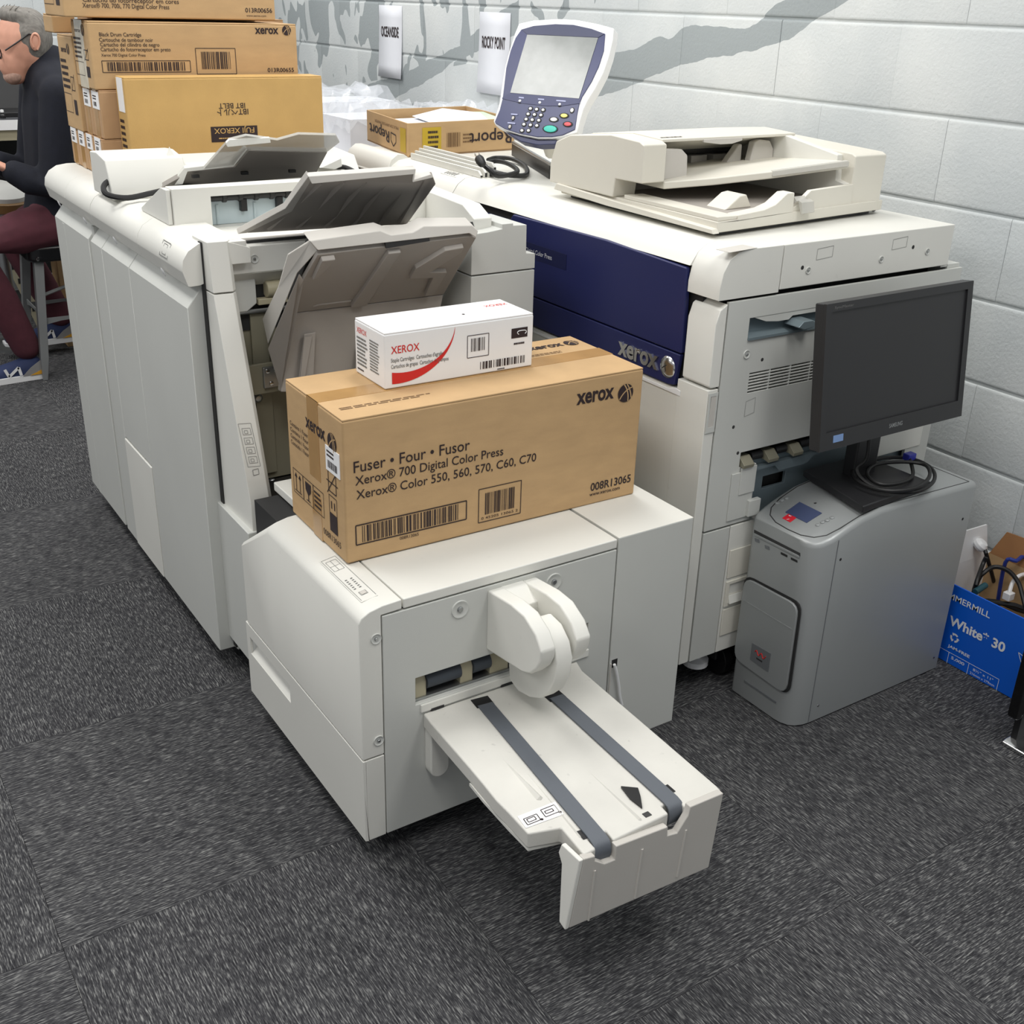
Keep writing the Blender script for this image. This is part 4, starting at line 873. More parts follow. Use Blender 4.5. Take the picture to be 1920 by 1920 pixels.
# top cover with rounded front edge
tp_hi = [(1.498,0.983),(1.5045,0.992),(1.517,1.009),(1.538,1.0225),(1.562,1.0265),(1.6585,1.0265),(1.6585,0.932),(1.52,0.932),(1.52,0.983)]
tp_lo = [(1.4975,0.932),(1.4975,0.955),(1.5035,0.986),(1.517,1.009),(1.538,1.0225),(1.562,1.0265),(1.6585,1.0265),(1.6585,0.932)]
MB().prism(tp_lo, 'y', EY, 1.632).build('top_cover_corner', M['white'], pr, bevel=0.0012)
tc1 = MB().prism(tp_hi, 'y', 1.632, 2.56).build('top_front_cover', M['white'], pr, bevel=0.0008)
MB().prism([(x, min(z, 1.0265)) for x, z in tp_hi], 'y', 2.563, 3.205).build('top_front_cover', M['white'], pr, bevel=0.0008)
MB().box(1.661, 2.187, EY, 2.20, 0.937, 1.0265).build('scanner_housing', M['white'], pr, bevel=0.002)
for x, z in ((1.735,0.969),(1.955,0.971),(2.105,0.974)): screw_dimple(pr, (x, EY, z), (0,-1,0), 0.0065)
for x, z in ((1.718,0.976),(2.055,0.988)): MB().lathe([(0.0,0.0004),(0.0035,0.0006),(0.0045,0.0)], (x,EY,z), (0,-1,0), 10).build('pin_hole', M['gap'], pr)
k = Ink()
for x in (1.755, 1.985): k.outline([Vector((x+a, EY-0.0006, z+b)) for (a, b), z in (((0,0),0.988),((0.046,0.003),0.988),((0.046,0.025),0.988),((0,0.022),0.988))], 0.0007, FY)
k.build('knockout_marks', M['inkgrey'], pr, smooth=0)
q = [at(a, b, z=1.0268) for a, b in ((1342,468),(1392,459),(1420,465),(1368,474))]
MB().slab(q, (0,0,0.0006)).build('rating_label', M['traylight'], pr, smooth=0)
# rear half of the top: flat output deck with raised kerb
MB().box(1.6585, 2.23, 2.203, 3.20, 0.935, 1.0265).build('output_deck', M['white'], pr, bevel=0.003)
MB().prism([(1.50,0.98),(1.504,1.004),(1.515,1.024),(1.535,1.038),(1.555,1.038),(1.568,1.030),(1.57,1.004)], 'y', 2.93, 3.205).build('deck_hump', M['white'], pr, bevel=0.001)
k = Ink(); sx = 1.548
k.outline([Vector((1.533,2.60,1.0205)),Vector((1.556,2.60,1.0265)),Vector((1.556,2.68,1.0265)),Vector((1.533,2.68,1.0205))], 0.0009, FZ); scribble(k, (1.536,2.61,1.0226), (0.97,0,0.24), FY, 0.018, 0.06, 5, seed=3); k.build('instruction_print', M['inkgrey'], pr, smooth=0)
# navy front doors
def fr(px, py, x=1.495): q = at(px, py, x=x); return (q.y, q.z)
MB().prism([(1.628,0.805),(1.630,0.905),(1.6365,0.9785),(1.90,0.986),(2.262,0.981),(2.275,0.965),(2.62,0.965),(2.62,0.805)], 'x', 1.4925, 1.505).build('upper_navy_door', M['navy'], pr, bevel=0.003)
MB().prism([(1.641,0.7345),(1.630,0.8025),(2.62,0.8025),(2.62,0.7345),(1.66,0.7315)], 'x', 1.4925, 1.505).build('lower_navy_door', M['navy'], pr, bevel=0.003)
lg = MB(); text(lg, 'xerox', (1.4915,1.826,0.754), (1.4915,1.693,0.754), FZ, h=0.040, bold=0.03)
o = lg.build('chrome_lettering', M['chrome'], pr, smooth=0, merge=False); sd = o.modifiers.new('depth', 'SOLIDIFY'); sd.thickness = 0.004; sd.offset = 0
o = MB().lathe([(0.0,0.007),(0.012,0.006),(0.020,0.0035),(0.0235,0.0)], (1.4925,1.664,0.7675), (-1,0,0), 24).build('ball_badge', M['chrome'], pr)
b = MB()
for s0, s1, bow in (((-0.8,-0.5),(0.8,0.55),0.2),((-0.2,0.95),(0.35,-0.9),0.2)):
    pts = []
    for i in range(9):
        t = i/8; a_ = s0[0]+(s1[0]-s0[0])*t; c_ = s0[1]+(s1[1]-s0[1])*t+bow*4*t*(1-t)*0.5; r2 = min(1, a_*a_+c_*c_)
        pts.append((1.4920-0.0058*(1-r2), 1.666-a_*0.0185, 0.7675+c_*0.0185))
    b.tube(pts, 0.0016, 6)
b.build('badge_bands', M['gap'], o)
dp = MB(); text(dp, 'Digital Color Press', (1.4918,2.20,0.905), (1.4918,2.092,0.905), FZ, h=0.0105); dp.build('door_print', M['inkwhite'], pr, smooth=0)
MB().box(1.4918, 1.4926, 2.035, 2.24, 0.893, 0.928).build('name_strip', mat('dark_navy_strip', srgb(20,25,66), 0.3), pr)
# corner column, lower white doors
MB().prism([(1.502,0.755),(1.497,0.76),(1.497,0.885),(1.506,0.912),(1.524,0.924),(1.5245,0.755)], 'y', EY, 1.622).build('corner_cover', M['white'], pr, bevel=0.002)
MB().box(1.4965, 1.5245, EY+0.001, 1.634, 0.106, 0.751).build('corner_post', M['white'], pr, bevel=0.002)
MB().prism([(1.60,0.107),(1.60,0.729),(1.66,0.7285),(2.9,0.7285),(3.19,0.7285),(3.19,0.107)], 'x', 1.498, 1.515).build('lower_front_cover', M['white'], pr, bevel=0.002)
MB().prism([(1.622,0.727),(1.638,0.729),(1.66,0.722),(2.6,0.722),(2.6,0.716),(1.622,0.716)], 'x', 1.4955, 1.4985).build('cover_lip', M['carton'], pr, bevel=0.0006)
MB().plate('y', EY-0.0015, EY, 1.499, 1.523, 0.66, 0.745, [(1.504, 1.519, 0.672, 0.738)]).build('door_pull_rim', M['panel'], pr)
MB().prism([(1.504,0.672),(1.519,0.672),(1.519,0.738),(1.506,0.738)], 'y', EY-0.0008, EY-0.0002).build('door_pull', M['traylight'], pr)
# end face: sheet metal panel with rail recess, louvres, paper entry
vents = [(1.606+0.060*c, 1.664+0.060*c, 0.7285+0.0066*i, 0.7320+0.0066*i) for c in range(6) for i in range(7)]
MB().plate('y', EY, EY+0.008, 1.5275, 2.243, 0.4305, 0.9265, vents+[(1.588,1.95,0.843,0.888),(1.609,2.05,0.563,0.597),(1.660,2.16,0.4305,0.563)]).build('end_panel', M['panel'], pr, bevel=0.0008)
MB().box(1.600, 1.985, EY+0.012, EY+0.016, 0.722, 0.78).build('louvre_back', M['gap'], pr)
rl = MB().box(1.586, 1.955, EY+0.016, EY+0.022, 0.838, 0.892).build('rail_recess', M['zinc'], pr)
MB().prism([(EY+0.016,0.845),(EY-0.004,0.843),(EY-0.004,0.848),(EY+0.016,0.853)], 'x', 1.588, 1.95).build('guide_rail', M['zinc'], rl)
MB().prism([(1.588,0.888),(1.60,0.888),(1.635,0.876),(1.67,0.872),(1.70,0.872),(1.71,0.879),(1.95,0.879),(1.95,0.889),(1.588,0.889)], 'y', EY+0.001, EY+0.006).build('recess_lip', M['panel'], rl)
MB().prism([(1.698,0.862),(1.716,0.855),(1.745,0.858),(1.752,0.866),(1.738,0.873),(1.712,0.873)], 'y', EY-0.030, EY+0.012).build('rail_catch', M['zinc'], rl, bevel=0.002)
MB().lathe([(0.0,0.002),(0.003,0.0015),(0.004,0.0)], (1.597,EY+0.016,0.867), (0,-1,0), 10).build('rivet', M['chrome'], rl)
MB().box(1.605, 2.05, EY+0.030, EY+0.04, 0.55, 0.61).build('entry_back', M['gap'], pr)
for x in (1.612, 1.685, 1.76, 1.83):
    MB().prism([(EY+0.004,0.565),(EY-0.010,0.562),(EY-0.012,0.570),(EY+0.006,0.585),(EY+0.028,0.585),(EY+0.028,0.565)], 'x', x, x+0.030).build('entry_guide', M['khaki'], pr, bevel=0.001)
    MB().cyl((x+0.034,EY+0.012,0.578), (x+0.066,EY+0.012,0.578), 0.011, 14).build('entry_roller', M['black'], pr)
zp = MB().plate('y', EY+0.018, EY+0.026, 1.655, 2.17, 0.42, 0.568, [(1.705,1.775,0.487,0.516)]).build('zinc_bracket', M['zinc'], pr, bevel=0.001)
MB().box(1.70, 1.78, EY+0.040, EY+0.044, 0.48, 0.52).build('bracket_shadow_gap', M['gap'], zp)
MB().prism([(1.66,0.545),(1.72,0.545),(1.735,0.530),(1.82,0.530),(1.84,0.545),(2.0,0.545),(2.0,0.552),(1.66,0.552)], 'y', EY+0.002, EY+0.018).build('bracket_flange', M['zinc'], zp)
screw_dimple(pr, (1.590, EY, 0.814), (0,-1,0), 0.0085)
for x, z in ((1.637,0.796),(1.578,0.66),(1.60,0.598)): MB().lathe([(0.0,0.0004),(0.0028,0.0006),(0.004,0.0)], (x,EY,z), (0,-1,0), 10).build('pin_hole', M['dark'], pr)
k = Ink(); k.outline([Vector((x, EY-0.0006, z)) for x, z in ((1.605,0.678),(1.632,0.683),(1.631,0.716),(1.605,0.711))], 0.0006, FY); k.build('knockout_marks', M['inkgrey'], pr, smooth=0)
MB().box(1.589, 1.655, EY-0.0035, EY, 0.442, 0.552).build('latch_plate', M['panel'], pr, bevel=0.001)
MB().box(1.612, 1.657, EY-0.006, EY-0.003, 0.500, 0.562).build('latch_cover', M['panel'], pr, bevel=0.001)
MB().box(1.642, 1.676, EY-0.012, EY, 0.444, 0.482).build('latch_block', M['panel'], pr, bevel=0.0015)
# base section below the seam
MB().box(1.5275, 1.6045, EY, EY+0.02, 0.1055, 0.4255).build('base_end_panel', M['panel'], pr, bevel=0.0012)
bp_ = MB().box(1.6065, 2.243, EY, EY+0.02, 0.1055, 0.4255).build('base_end_panel', M['white'], pr, bevel=0.0012)
for z0, z1 in ((0.296,0.366),(0.148,0.217)): MB().box(1.612, 1.74, EY-0.003, EY, z0, z1).build('cassette_end', M['cream'], bp_, bevel=0.0015)
MB().plate('y', EY-0.004, EY, 1.612, 1.74, 0.224, 0.288, [(1.622,1.70,0.252,0.280)]).build('cassette_latch_frame', M['cream'], bp_, bevel=0.001)
MB().prism([(EY-0.010,0.232),(EY-0.004,0.252),(EY-0.001,0.252),(EY-0.001,0.232)], 'x', 1.622, 1.70).build('cassette_latch', M['white'], bp_, bevel=0.001)
MB().lathe([(0.020,0.0),(0.030,0.004),(0.030,0.018),(0.012,0.022),(0.010,0.065)], (1.605,1.60,0.042), FZ, 22).build('levelling_foot', M['carton'], pr, smooth=0)
for x, y in ((1.675,1.60),(2.17,1.62),(1.62,3.1),(2.17,3.1)): caster(pr, x, y, 0.042, 0.11)
MB().box(1.53, 2.243, 1.56, 3.19, 0.1055, 0.42).build('base_box', M['panel'], pr)
MB().box(2.20, 2.243, 1.55, 3.19, 0.1055, 0.935).build('rear_cover', M['panel'], pr)
MB().box(2.178, 2.20, 1.552, 2.2, 0.93, 0.9365).build('rear_ledge', M['panel'], pr)
# small fan box at the rear corner seen under the monitor
fb2 = MB().box(2.00, 2.21, 1.5375, 1.552, 0.50, 0.68).build('fan_box', M['white'], pr, bevel=0.003)
for i in range(6): MB().box(2.055, 2.08, 1.5365, 1.538, 0.558+0.016*i, 0.563+0.016*i).build('fan_slot', M['gap'], fb2)
for i in range(2): MB().box(2.10+0.022*i, 2.116+0.022*i, 1.5365, 1.538, 0.638, 0.642).build('fan_slot', M['gap'], fb2)

# ---------------- document feeder lid on the scanner
def sk(mb):                       # the lid sits slightly askew on the platen
    mb.v = [(v[0], v[1]+(v[0]-1.58)*0.095, v[2]) for v in mb.v]; return mb
df = sk(MB().box(1.580, 2.135, 1.652, 2.190, 1.036, 1.058)).build('document_feeder', M['cream'], pr, bevel=0.002)
def part(mb, name, m, **kw): return sk(mb).build(name, m, df, **kw)
def raw(mb, name, m, **kw): return mb.build(name, m, df, **kw)
part(MB().box(1.600, 2.11, 1.668, 2.175, 1.0275, 1.036), 'platen_pad', M['dark'])
part(MB().prism([(1.645,1.036),(1.652,1.045),(1.95,1.052),(2.19,1.060),(2.20,1.045),(2.0,1.038)], 'x', 1.564, 1.582), 'lid_front_edge', M['cream'], bevel=0.002)
head = [(1.885,1.100),(1.886,1.178),(1.902,1.184),(2.0,1.188),(2.15,1.172),(2.205,1.152),(2.225,1.100),(2.225,1.058),(1.982,1.058),(1.976,1.098)]
raw(MB().prism(head, 'x', 1.570, 1.634), 'feeder_end_block', M['cream'], bevel=0.003)
raw(MB().prism([(1.902,1.180),(1.902,1.186),(2.0,1.190),(2.15,1.174),(2.205,1.152),(2.225,1.100),(2.225,1.058),(2.085,1.058),(2.085,1.120),(2.02,1.150),(1.93,1.176)], 'x', 1.634, 2.035), 'feeder_cover', M['cream'], bevel=0.0015)
raw(MB().prism([(1.75,1.176),(1.80,1.170),(1.835,1.170),(1.865,1.176),(1.865,1.182),(1.75,1.182)], 'y', 1.899, 1.906), 'cover_grip', M['traylight'], bevel=0.001)
raw(MB().box(1.634, 2.03, 2.078, 2.085, 1.060, 1.150), 'feed_throat', M['gap'])
for x in (1.70, 1.77, 1.84, 1.91): raw(MB().box(x, x+0.050, 2.035, 2.075, 1.095, 1.128), 'feed_guide', M['traylight'], bevel=0.002)
raw(MB().cyl((1.66,2.045,1.142), (2.0,2.045,1.142), 0.011, 12), 'feed_roller', M['dark'])
k = Ink(); scribble(k, (1.645,1.915,1.1878), FX, FY, 0.07, 0.014, 1, seed=9); raw(k, 'feeder_print', M['ink'], smooth=0)
# hinge-side housing and inner wall of the tray
raw(MB().prism([(1.703,1.036),(1.703,1.158),(1.715,1.163),(2.10,1.176),(2.225,1.145),(2.225,1.036)], 'x', 2.020, 2.122), 'hinge_housing', M['cream'], bevel=0.003)
raw(MB().prism([(1.71,1.06),(1.71,1.100),(1.735,1.105),(1.74,1.158),(1.90,1.182),(2.06,1.178),(2.06,1.06)], 'x', 2.002, 2.021), 'tray_side_wall', M['white'], bevel=0.002)
# upper (input) tray rising towards the hinge side
ti = [(1.636,1.888,1.100),(1.735,1.838,1.110),(1.85,1.778,1.126),(2.004,1.704,1.150),(2.004,2.05,1.120),(1.636,2.05,1.100)]
raw(MB().slab(ti, (0,0,-0.016)), 'input_tray', M['cream'], bevel=0.003)
raw(MB().slab([(1.848,1.7775,1.1265),(2.000,1.7045,1.1500),(2.000,1.7135,1.1505),(1.848,1.7865,1.127)], (-0.001,-0.003,-0.011)), 'tray_clear_stop', M['smoke'], bevel=0.0008)
raw(MB().prism([(1.640,1.100),(1.640,1.160),(1.650,1.166),(1.695,1.163),(1.712,1.150),(1.716,1.104)], 'y', 1.905, 1.925), 'paper_guide', M['traylight'], bevel=0.003)
raw(MB().prism([(1.925,1.112),(1.935,1.166),(1.950,1.172),(1.985,1.168),(1.998,1.15),(2.001,1.112)], 'y', 1.93, 1.95), 'paper_guide', M['traylight'], bevel=0.003)
raw(MB().prism([(1.865,1.106),(1.912,1.160),(1.922,1.160),(1.924,1.106)], 'y', 1.955, 1.975), 'guide_hump', M['traylight'], bevel=0.003)
# lower (output) tray
part(MB().prism([(1.582,1.058),(1.582,1.067),(1.640,1.065),(1.640,1.058)], 'y', 1.655, 1.955), 'lid_rim', M['cream'], bevel=0.0015)
part(MB().prism([(1.582,1.056),(1.640,1.056),(1.64,1.066),(1.72,1.070),(1.755,1.078),(1.790,1.098),(1.812,1.098),(1.815,1.056)], 'y', 1.652, 1.685), 'output_wall', M['cream'], bevel=0.002)
part(MB().prism([(1.815,1.056),(1.815,1.064),(1.83,1.070),(1.872,1.097),(2.02,1.100),(2.02,1.056)], 'y', 1.656, 1.668), 'output_wall', M['cream'], bevel=0.0015)
part(MB().prism([(1.68,1.060),(1.725,1.086),(1.745,1.088),(1.765,1.060)], 'y', 1.73, 1.79), 'output_hump', M['cream'], bevel=0.003)
part(MB().box(1.645, 2.015, 1.70, 2.06, 1.058, 1.0605), 'output_floor', M['tray'])
part(MB().box(1.645, 2.015, 2.02, 2.035, 1.058, 1.092), 'output_back', M['tray'])
part(MB().prism([(1.652,1.082),(1.640,1.078),(1.634,1.056),(1.640,1.054),(1.648,1.070)], 'x', 1.826, 1.866), 'output_stop', M['smoke'], bevel=0.001)
part(MB().prism([(1.650,1.080),(1.660,1.088),(1.672,1.084),(1.672,1.078),(1.655,1.076)], 'x', 1.820, 1.856), 'output_stop_arm', M['smoke'], bevel=0.001)
MB().tube([(2.118,1.80,1.05),(2.14,1.78,1.058),(2.15,1.75,1.045),(2.14,1.73,1.031)], 0.005, 8, sub=4).build('feeder_cable', M['dark'], df)

# ---------------- touch console on its arm
UC = Vector((1.70, 2.405, 1.270)); an = math.radians(-65); T = math.radians(27)
UH = Vector((math.cos(an), math.sin(an), 0)); UN = Vector((-0.9063*math.cos(T), -0.4226*math.cos(T), math.sin(T))); UN.normalize(); UU = UN.cross(UH)
if UU.z < 0: UU = -UU
def con(cx, cy, d=0.0):
    # point of the console's face, read off the photo, d in front of it
    px, py = 920+cx/7.384, 20+cy/7.384
    r = CR*((px-PP)/FPX) - CU*((py-PP)/FPX) + CF
    return CPOS + r*((UC-CPOS).dot(UN)/r.dot(UN)) + UN*d
outer = [(390,175),(600,130),(950,110),(1200,125),(1480,180),(1705,240),(1690,400),(1640,620),(1560,860),(1440,1090),(1340,1250),(1280,1370),(1230,1540),(1190,1690),(1000,1745),(850,1768),(650,1768),(400,1718),(200,1655),(60,1580),(35,1530),(80,1400),(120,1270),(150,1050),(200,760),(260,540),(330,320)]
inner = [(430,265),(600,215),(900,190),(1150,200),(1400,255),(1590,325),(1570,560),(1500,780),(1400,990),(1270,1200),(1230,1300),(1200,1450),(1172,1650),(1000,1728),(850,1752),(650,1752),(400,1704),(200,1640),(75,1568),(62,1540),(130,1380),(170,1220),(185,1100),(220,800),(280,560),(350,380)]
cn = MB().slab([con(*p) for p in outer], -UN*0.030).build('touch_console', M['carton'], pr, bevel=0.003)
MB().slab([con(p[0]*0.9+95, p[1]*0.9+75, -0.029) for p in outer], -UN*0.018).build('console_back', M['cream'], cn, bevel=0.004)
MB().slab([con(*p, 0.0002) for p in inner], UN*0.0022).build('console_fascia', M['navyhi'], cn, bevel=0.0015)
shade = [(165,1225),(185,1190),(280,1150),(1230,1228),(1245,1290),(1000,1325),(750,1325),(450,1290)]
MB().slab([con(*p, 0.0024) for p in shade], UN*0.0012).build('button_band', mat('indigo_band', srgb(58,62,98), 0.4), cn)
MB().slab([con(*p, 0.0024) for p in ((440,270),(600,222),(900,197),(1150,207),(1400,262),(1580,330),(1495,380),(515,335))], UN*0.0012).build('screen_brow', mat('indigo_brow', srgb(60,64,92), 0.4), cn)
MB().slab([con(*p, 0.0026) for p in ((515,340),(1495,385),(1230,1225),(280,1145))], UN*0.0010).build('touchscreen', M['touch'], cn)
def key(cx, cy, rx, ry, m, name='key', ring=1.45):
    c = con(cx, cy, 0.0026); s = (con(cx+10, cy)-con(cx, cy)).length/10; t = (con(cx, cy+10)-con(cx, cy)).length/10
    r = MB(); n = 14
    r.loft([[c+UH*(rx*s*q*math.cos(2*math.pi*i/n))+UU*(ry*t*q*math.sin(2*math.pi*i/n))+UN*h for i in range(n)] for q, h in ((ring,0.0),(ring,0.0006))]); kk = r.build('key_ring', M['gap'], cn)
    MB().loft([[c+UH*(rx*s*q*math.cos(2*math.pi*i/n))+UU*(ry*t*q*math.sin(2*math.pi*i/n))+UN*h for i in range(n)] for q, h in ((1.0,0.0007),(0.95,0.0024),(0.5,0.003))]).build(name, m, kk)
for cx, cy in ((560,1365),(645,1375),(735,1383),(528,1440),(615,1448),(705,1455),(500,1512),(585,1520),(675,1528),(470,1583),(560,1592),(648,1600),(442,1668),(533,1668)): key(cx, cy, 20, 18, M['carton'], ring=1.75)
for cx, cy in ((415,1258),(690,1282),(965,1306)): key(cx, cy, 18, 17, M['carton'], ring=2.0)
for cx, cy in ((320,1495),(275,1615)): key(cx, cy, 17, 24, M['traylight'])
key(1135,1388,22,28,M['carton']); key(1025,1462,48,26,mat('yellow_key', srgb(236,226,130), 0.4)); key(882,1515,48,26,M['carton']); key(1075,1580,50,27,mat('red_key', srgb(214,90,96), 0.4)); key(832,1645,92,46,mat('green_start_key', srgb(64,190,172), 0.4), 'start_key', 1.2)
k = Ink()
for a, b, w in ((400,1220,70),(665,1242,85),(918,1262,130),(292,1450,90),(245,1570,105)):
    p = con(a, b, 0.0042); q = con(a+w, b+w*0.08, 0.0042); up = (con(a, b-18)-con(a, b)); k.quad(p, q, q+up, p+up)
k.build('console_print', mat('pale_blue_print', srgb(170,174,205), 0.6), cn, smooth=0)
a = con(700,1760,-0.02)
MB().tube([con(760,1500,-0.045), a+Vector((0.05,0.04,-0.03)), Vector((1.80,2.46,1.12)), Vector((1.82,2.46,1.004))], 0.020, 12, sub=4).build('console_arm', M['cream'], pr)
MB().slab([con(180,1665,-0.004), con(420,1735,-0.004), con(650,1785,-0.004), con(900,1780,-0.004), con(880,1840,-0.004), con(640,1850,-0.004), con(400,1800,-0.004)], -UN*0.03).build('console_lip', mat('indigo_lip', srgb(52,56,90), 0.4), cn, bevel=0.002)

# ================================================================== print server tower
tw = thing('server_tower', (1.90, 1.43, 0), 'silver print server tower with sloped control top standing beside the press', 'computer')
def tw_top(x):
    pts = [(1.648,0.448),(1.68,0.460),(1.72,0.476),(1.773,0.4925),(1.83,0.500),(1.886,0.501),(2.148,0.494)]
    for (a, za), (b, zb) in zip(pts, pts[1:]):
        if x <= b: return za+(zb-za)*(x-a)/(b-a)
    return pts[-1][1]
secs = []
for x, inset in ((1.650,0.050),(1.6525,0.034),(1.660,0.018),(1.672,0.008),(1.690,0.002),(1.71,0.0),(1.74,0.0),(1.773,0.0),(1.80,0.0),(1.83,0.0),(1.886,0.0),(2.0,0.0),(2.148,0.0)):
    y0, y1, zt = 1.331+inset, 1.531-inset*0.35, tw_top(x)
    secs.append([(x,y0,0.004),(x,y0,zt-0.012),(x,y0+0.003,zt-0.004),(x,y0+0.010,zt),(x,y1-0.010,zt),(x,y1-0.003,zt-0.004),(x,y1,zt-0.012),(x,y1,0.004)])
MB().loft(secs).build('tower_body', M['silver'], tw, smooth=50)
# seam of the side panel, top inlay groove
MB().box(1.7045, 1.7055, 1.3302, 1.332, 0.006, 0.458).build('side_seam', M['silverdk'], tw)
gr = [(2.135,1.343),(1.90,1.343),(1.83,1.343),(1.773,1.343),(1.72,1.345),(1.69,1.352),(1.672,1.368),(1.662,1.395),(1.660,1.43),(1.662,1.467),(1.672,1.494),(1.69,1.510),(1.72,1.517),(1.773,1.519),(1.83,1.519),(1.90,1.519),(2.135,1.519)]
MB().tube([(x, y, tw_top(x)-0.0006) for x, y in gr], 0.0016, 6, closed=True).build('top_groove', M['dark'], tw)
def tt_(px, py):
    x = 1.73
    for _ in range(6): q = at(px, py, z=tw_top(x)); x = q.x
    return q
def on_top(pts, h, name, m, lift=0.0004):
    q = [tt_(*p) for p in pts]; return MB().slab([(p.x, p.y, tw_top(p.x)+lift) for p in q], (0,0,h)).build(name, m, tw)
on_top([(1472,964),(1499,942),(1541,963),(1512,984)], 0.0012, 'lcd_display', M['lcd'])
rs = on_top([(1466,975),(1479,966),(1493,974),(1481,983)], 0.0006, 'red_sticker', mat('red_sticker', srgb(214,36,52), 0.4))
k = Ink(); a = tt_(1481,971); k.disc((a.x,a.y,tw_top(a.x)+0.0014), FX, FY, 0.0035, 8); b = tt_(1478,977); k.line((b.x-0.006,b.y,tw_top(b.x)+0.0014), (b.x+0.006,b.y-0.002,tw_top(b.x)+0.0014), 0.002, FZ); k.build('sticker_print', M['inkwhite'], rs, smooth=0)
for px, py in ((1457,946),(1466,940),(1475,935),(1533,987),(1542,981),(1551,976),(1560,971)):
    q = tt_(px, py); MB().lathe([(0.0048,0.0),(0.0046,0.0018),(0.003,0.0028),(0.0,0.003)], (q.x,q.y,tw_top(q.x)), (-0.25,0,1), 12).build('panel_button', M['silver'], tw)
q = tt_(1529,943); MB().box(q.x-0.003,q.x+0.003,q.y-0.002,q.y+0.002,tw_top(q.x),tw_top(q.x)+0.0008).build('indicator', M['dark'], tw)
# front: disc slot, card slots, service door
TFX = 1.6495
def tf(px, py): q = at(px, py, x=TFX); return q
def on_front(pts, name, m, d0=0.0, h=0.002, bevel=0.0):
    q = [tf(*p) for p in pts]; return MB().slab([(TFX+d0, p.y, p.z) for p in q], (-h,0,0)).build(name, m, tw, bevel=bevel)
on_front([(1414,993),(1500,1037),(1500,1043),(1414,999)], 'disc_slot', M['dark'], 0.0008, 0.0012)
on_front([(1416,1000),(1499,1042),(1499,1045),(1416,1003)], 'disc_slot_lip', M['silver'], 0.0005, 0.0035)
for a, b in ((1419,1014),(1438,1027)): on_front([(a-4,b-5),(a+4,b-2),(a+5,b+4),(a-3,b+1)], 'audio_port', M['silverdk'], 0.0008, 0.0016)
for a, b in ((1470,1039),(1489,1049)): on_front([(a-6,b-4),(a+6,b+2),(a+6,b+6),(a-6,b)], 'usb_port', M['gap'], 0.0008, 0.0012)
def rounded(pts, r=0.16, n=4):
    out = []; m = len(pts)
    for i in range(m):
        p, a, b = Vector(pts[i]), Vector(pts[i-1]), Vector(pts[(i+1) % m])
        s = p+(a-p)*r*min(1.0, (b-p).length/(a-p).length if (a-p).length > 0 else 1); e = p+(b-p)*r*min(1.0, (a-p).length/(b-p).length)
        for k in range(n+1):
            t = k/n; out.append(tuple(s*(1-t)**2+p*2*t*(1-t)+e*t*t))
    return out
D0 = [tf(1397,1076), tf(1503,1131), tf(1479,1306), tf(1376,1233)]
D1 = [tf(1399,1081), tf(1499,1135), tf(1475,1302), tf(1378,1232)]
d0 = rounded([(p.y, p.z) for p in D0]); d1 = rounded([(p.y, p.z) for p in D1])
MB().prism(d0, 'x', TFX-0.0006, TFX+0.003).build('door_recess', M['gap'], tw)
dr = MB().prism(d1, 'x', TFX-0.0055, TFX+0.001).build('service_door', M['silver'], tw, bevel=0.0015)
a, b = tf(1394,1124), tf(1488,1177); MB().box(TFX-0.0062, TFX-0.005, b.y, a.y, (a.z+b.z)/2-0.0012, (a.z+b.z)/2+0.0012).build('door_crease', M['silver'], dr)
BG = [tf(1414,1204), tf(1449,1224), tf(1444,1259), tf(1410,1235)]
bg_ = MB().prism([(p.y, p.z) for p in BG], 'x', TFX-0.0066, TFX-0.005).build('door_badge', M['silverdk'], dr)
k = Ink(); c = sum(BG, Vector())/4; k.tube([(TFX-0.0072, c.y+0.016-0.004*i, c.z+0.006+0.005*math.sin(i*1.7)) for i in range(9)], 0.0012, 5, sub=3); k.build('red_script', M['inkred'], bg_)
MB().box(TFX-0.0070, TFX-0.0064, c.y-0.008, c.y+0.010, c.z-0.010, c.z-0.006).build('badge_line', M['dark'], bg_)
sk2 = [tf(1370,1262), tf(1480,1340)]
MB().box(TFX-0.0015, TFX+0.0015, 1.382, 1.482, 0.046, 0.050).build('plinth_line', M['silverdk'], tw)
for px, py in ((1576,1049),(1805,973),(1751,1233),(1534,1323)):
    q = at(px, py, y=1.331); MB().lathe([(0.0,0.0006),(0.0025,0.0008),(0.0035,0.0)], (q.x,1.331,q.z), (0,-1,0), 10).build('side_screw', M['gap'] if py < 1100 else M['chrome'], tw)

# ================================================================== monitor on the tower
TWZ = 0.5022
mn = thing('computer_monitor', (1.92, 1.47, TWZ), 'black switched-off flat monitor standing on the silver server tower', 'monitor')
BL, BR_, TR_, TL = at(1531,852,y=1.375), at(1800,779,y=1.375), at(1830,522,y=1.412), at(1555,574,y=1.412)
XL, XR = (BL.x+TL.x)/2, (BR_.x+TR_.x)/2; ZB, ZT = (BL.z+BR_.z)/2, (TL.z+TR_.z)/2
YB, YT = 1.375, 1.412
def mp(u, v, d=0.0):       # u, v across the panel face, d metres behind it
    nn = Vector((0, ZT-ZB, -(YT-YB))).normalized()
    return Vector((XL+(XR-XL)*u, YB+(YT-YB)*v, ZB+(ZT-ZB)*v)) + nn*d
def rect_m(u0, u1, v0, v1, d): return [mp(u0,v0,d), mp(u1,v0,d), mp(u1,v1,d), mp(u0,v1,d)]
MB().loft([rect_m(0,1,0,1,0.006), rect_m(0,1,0,1,0.028), rect_m(0.06,0.94,0.08,0.94,0.045)]).build('rear_case', M['monitor'], mn, bevel=0.002)
bz = MB()
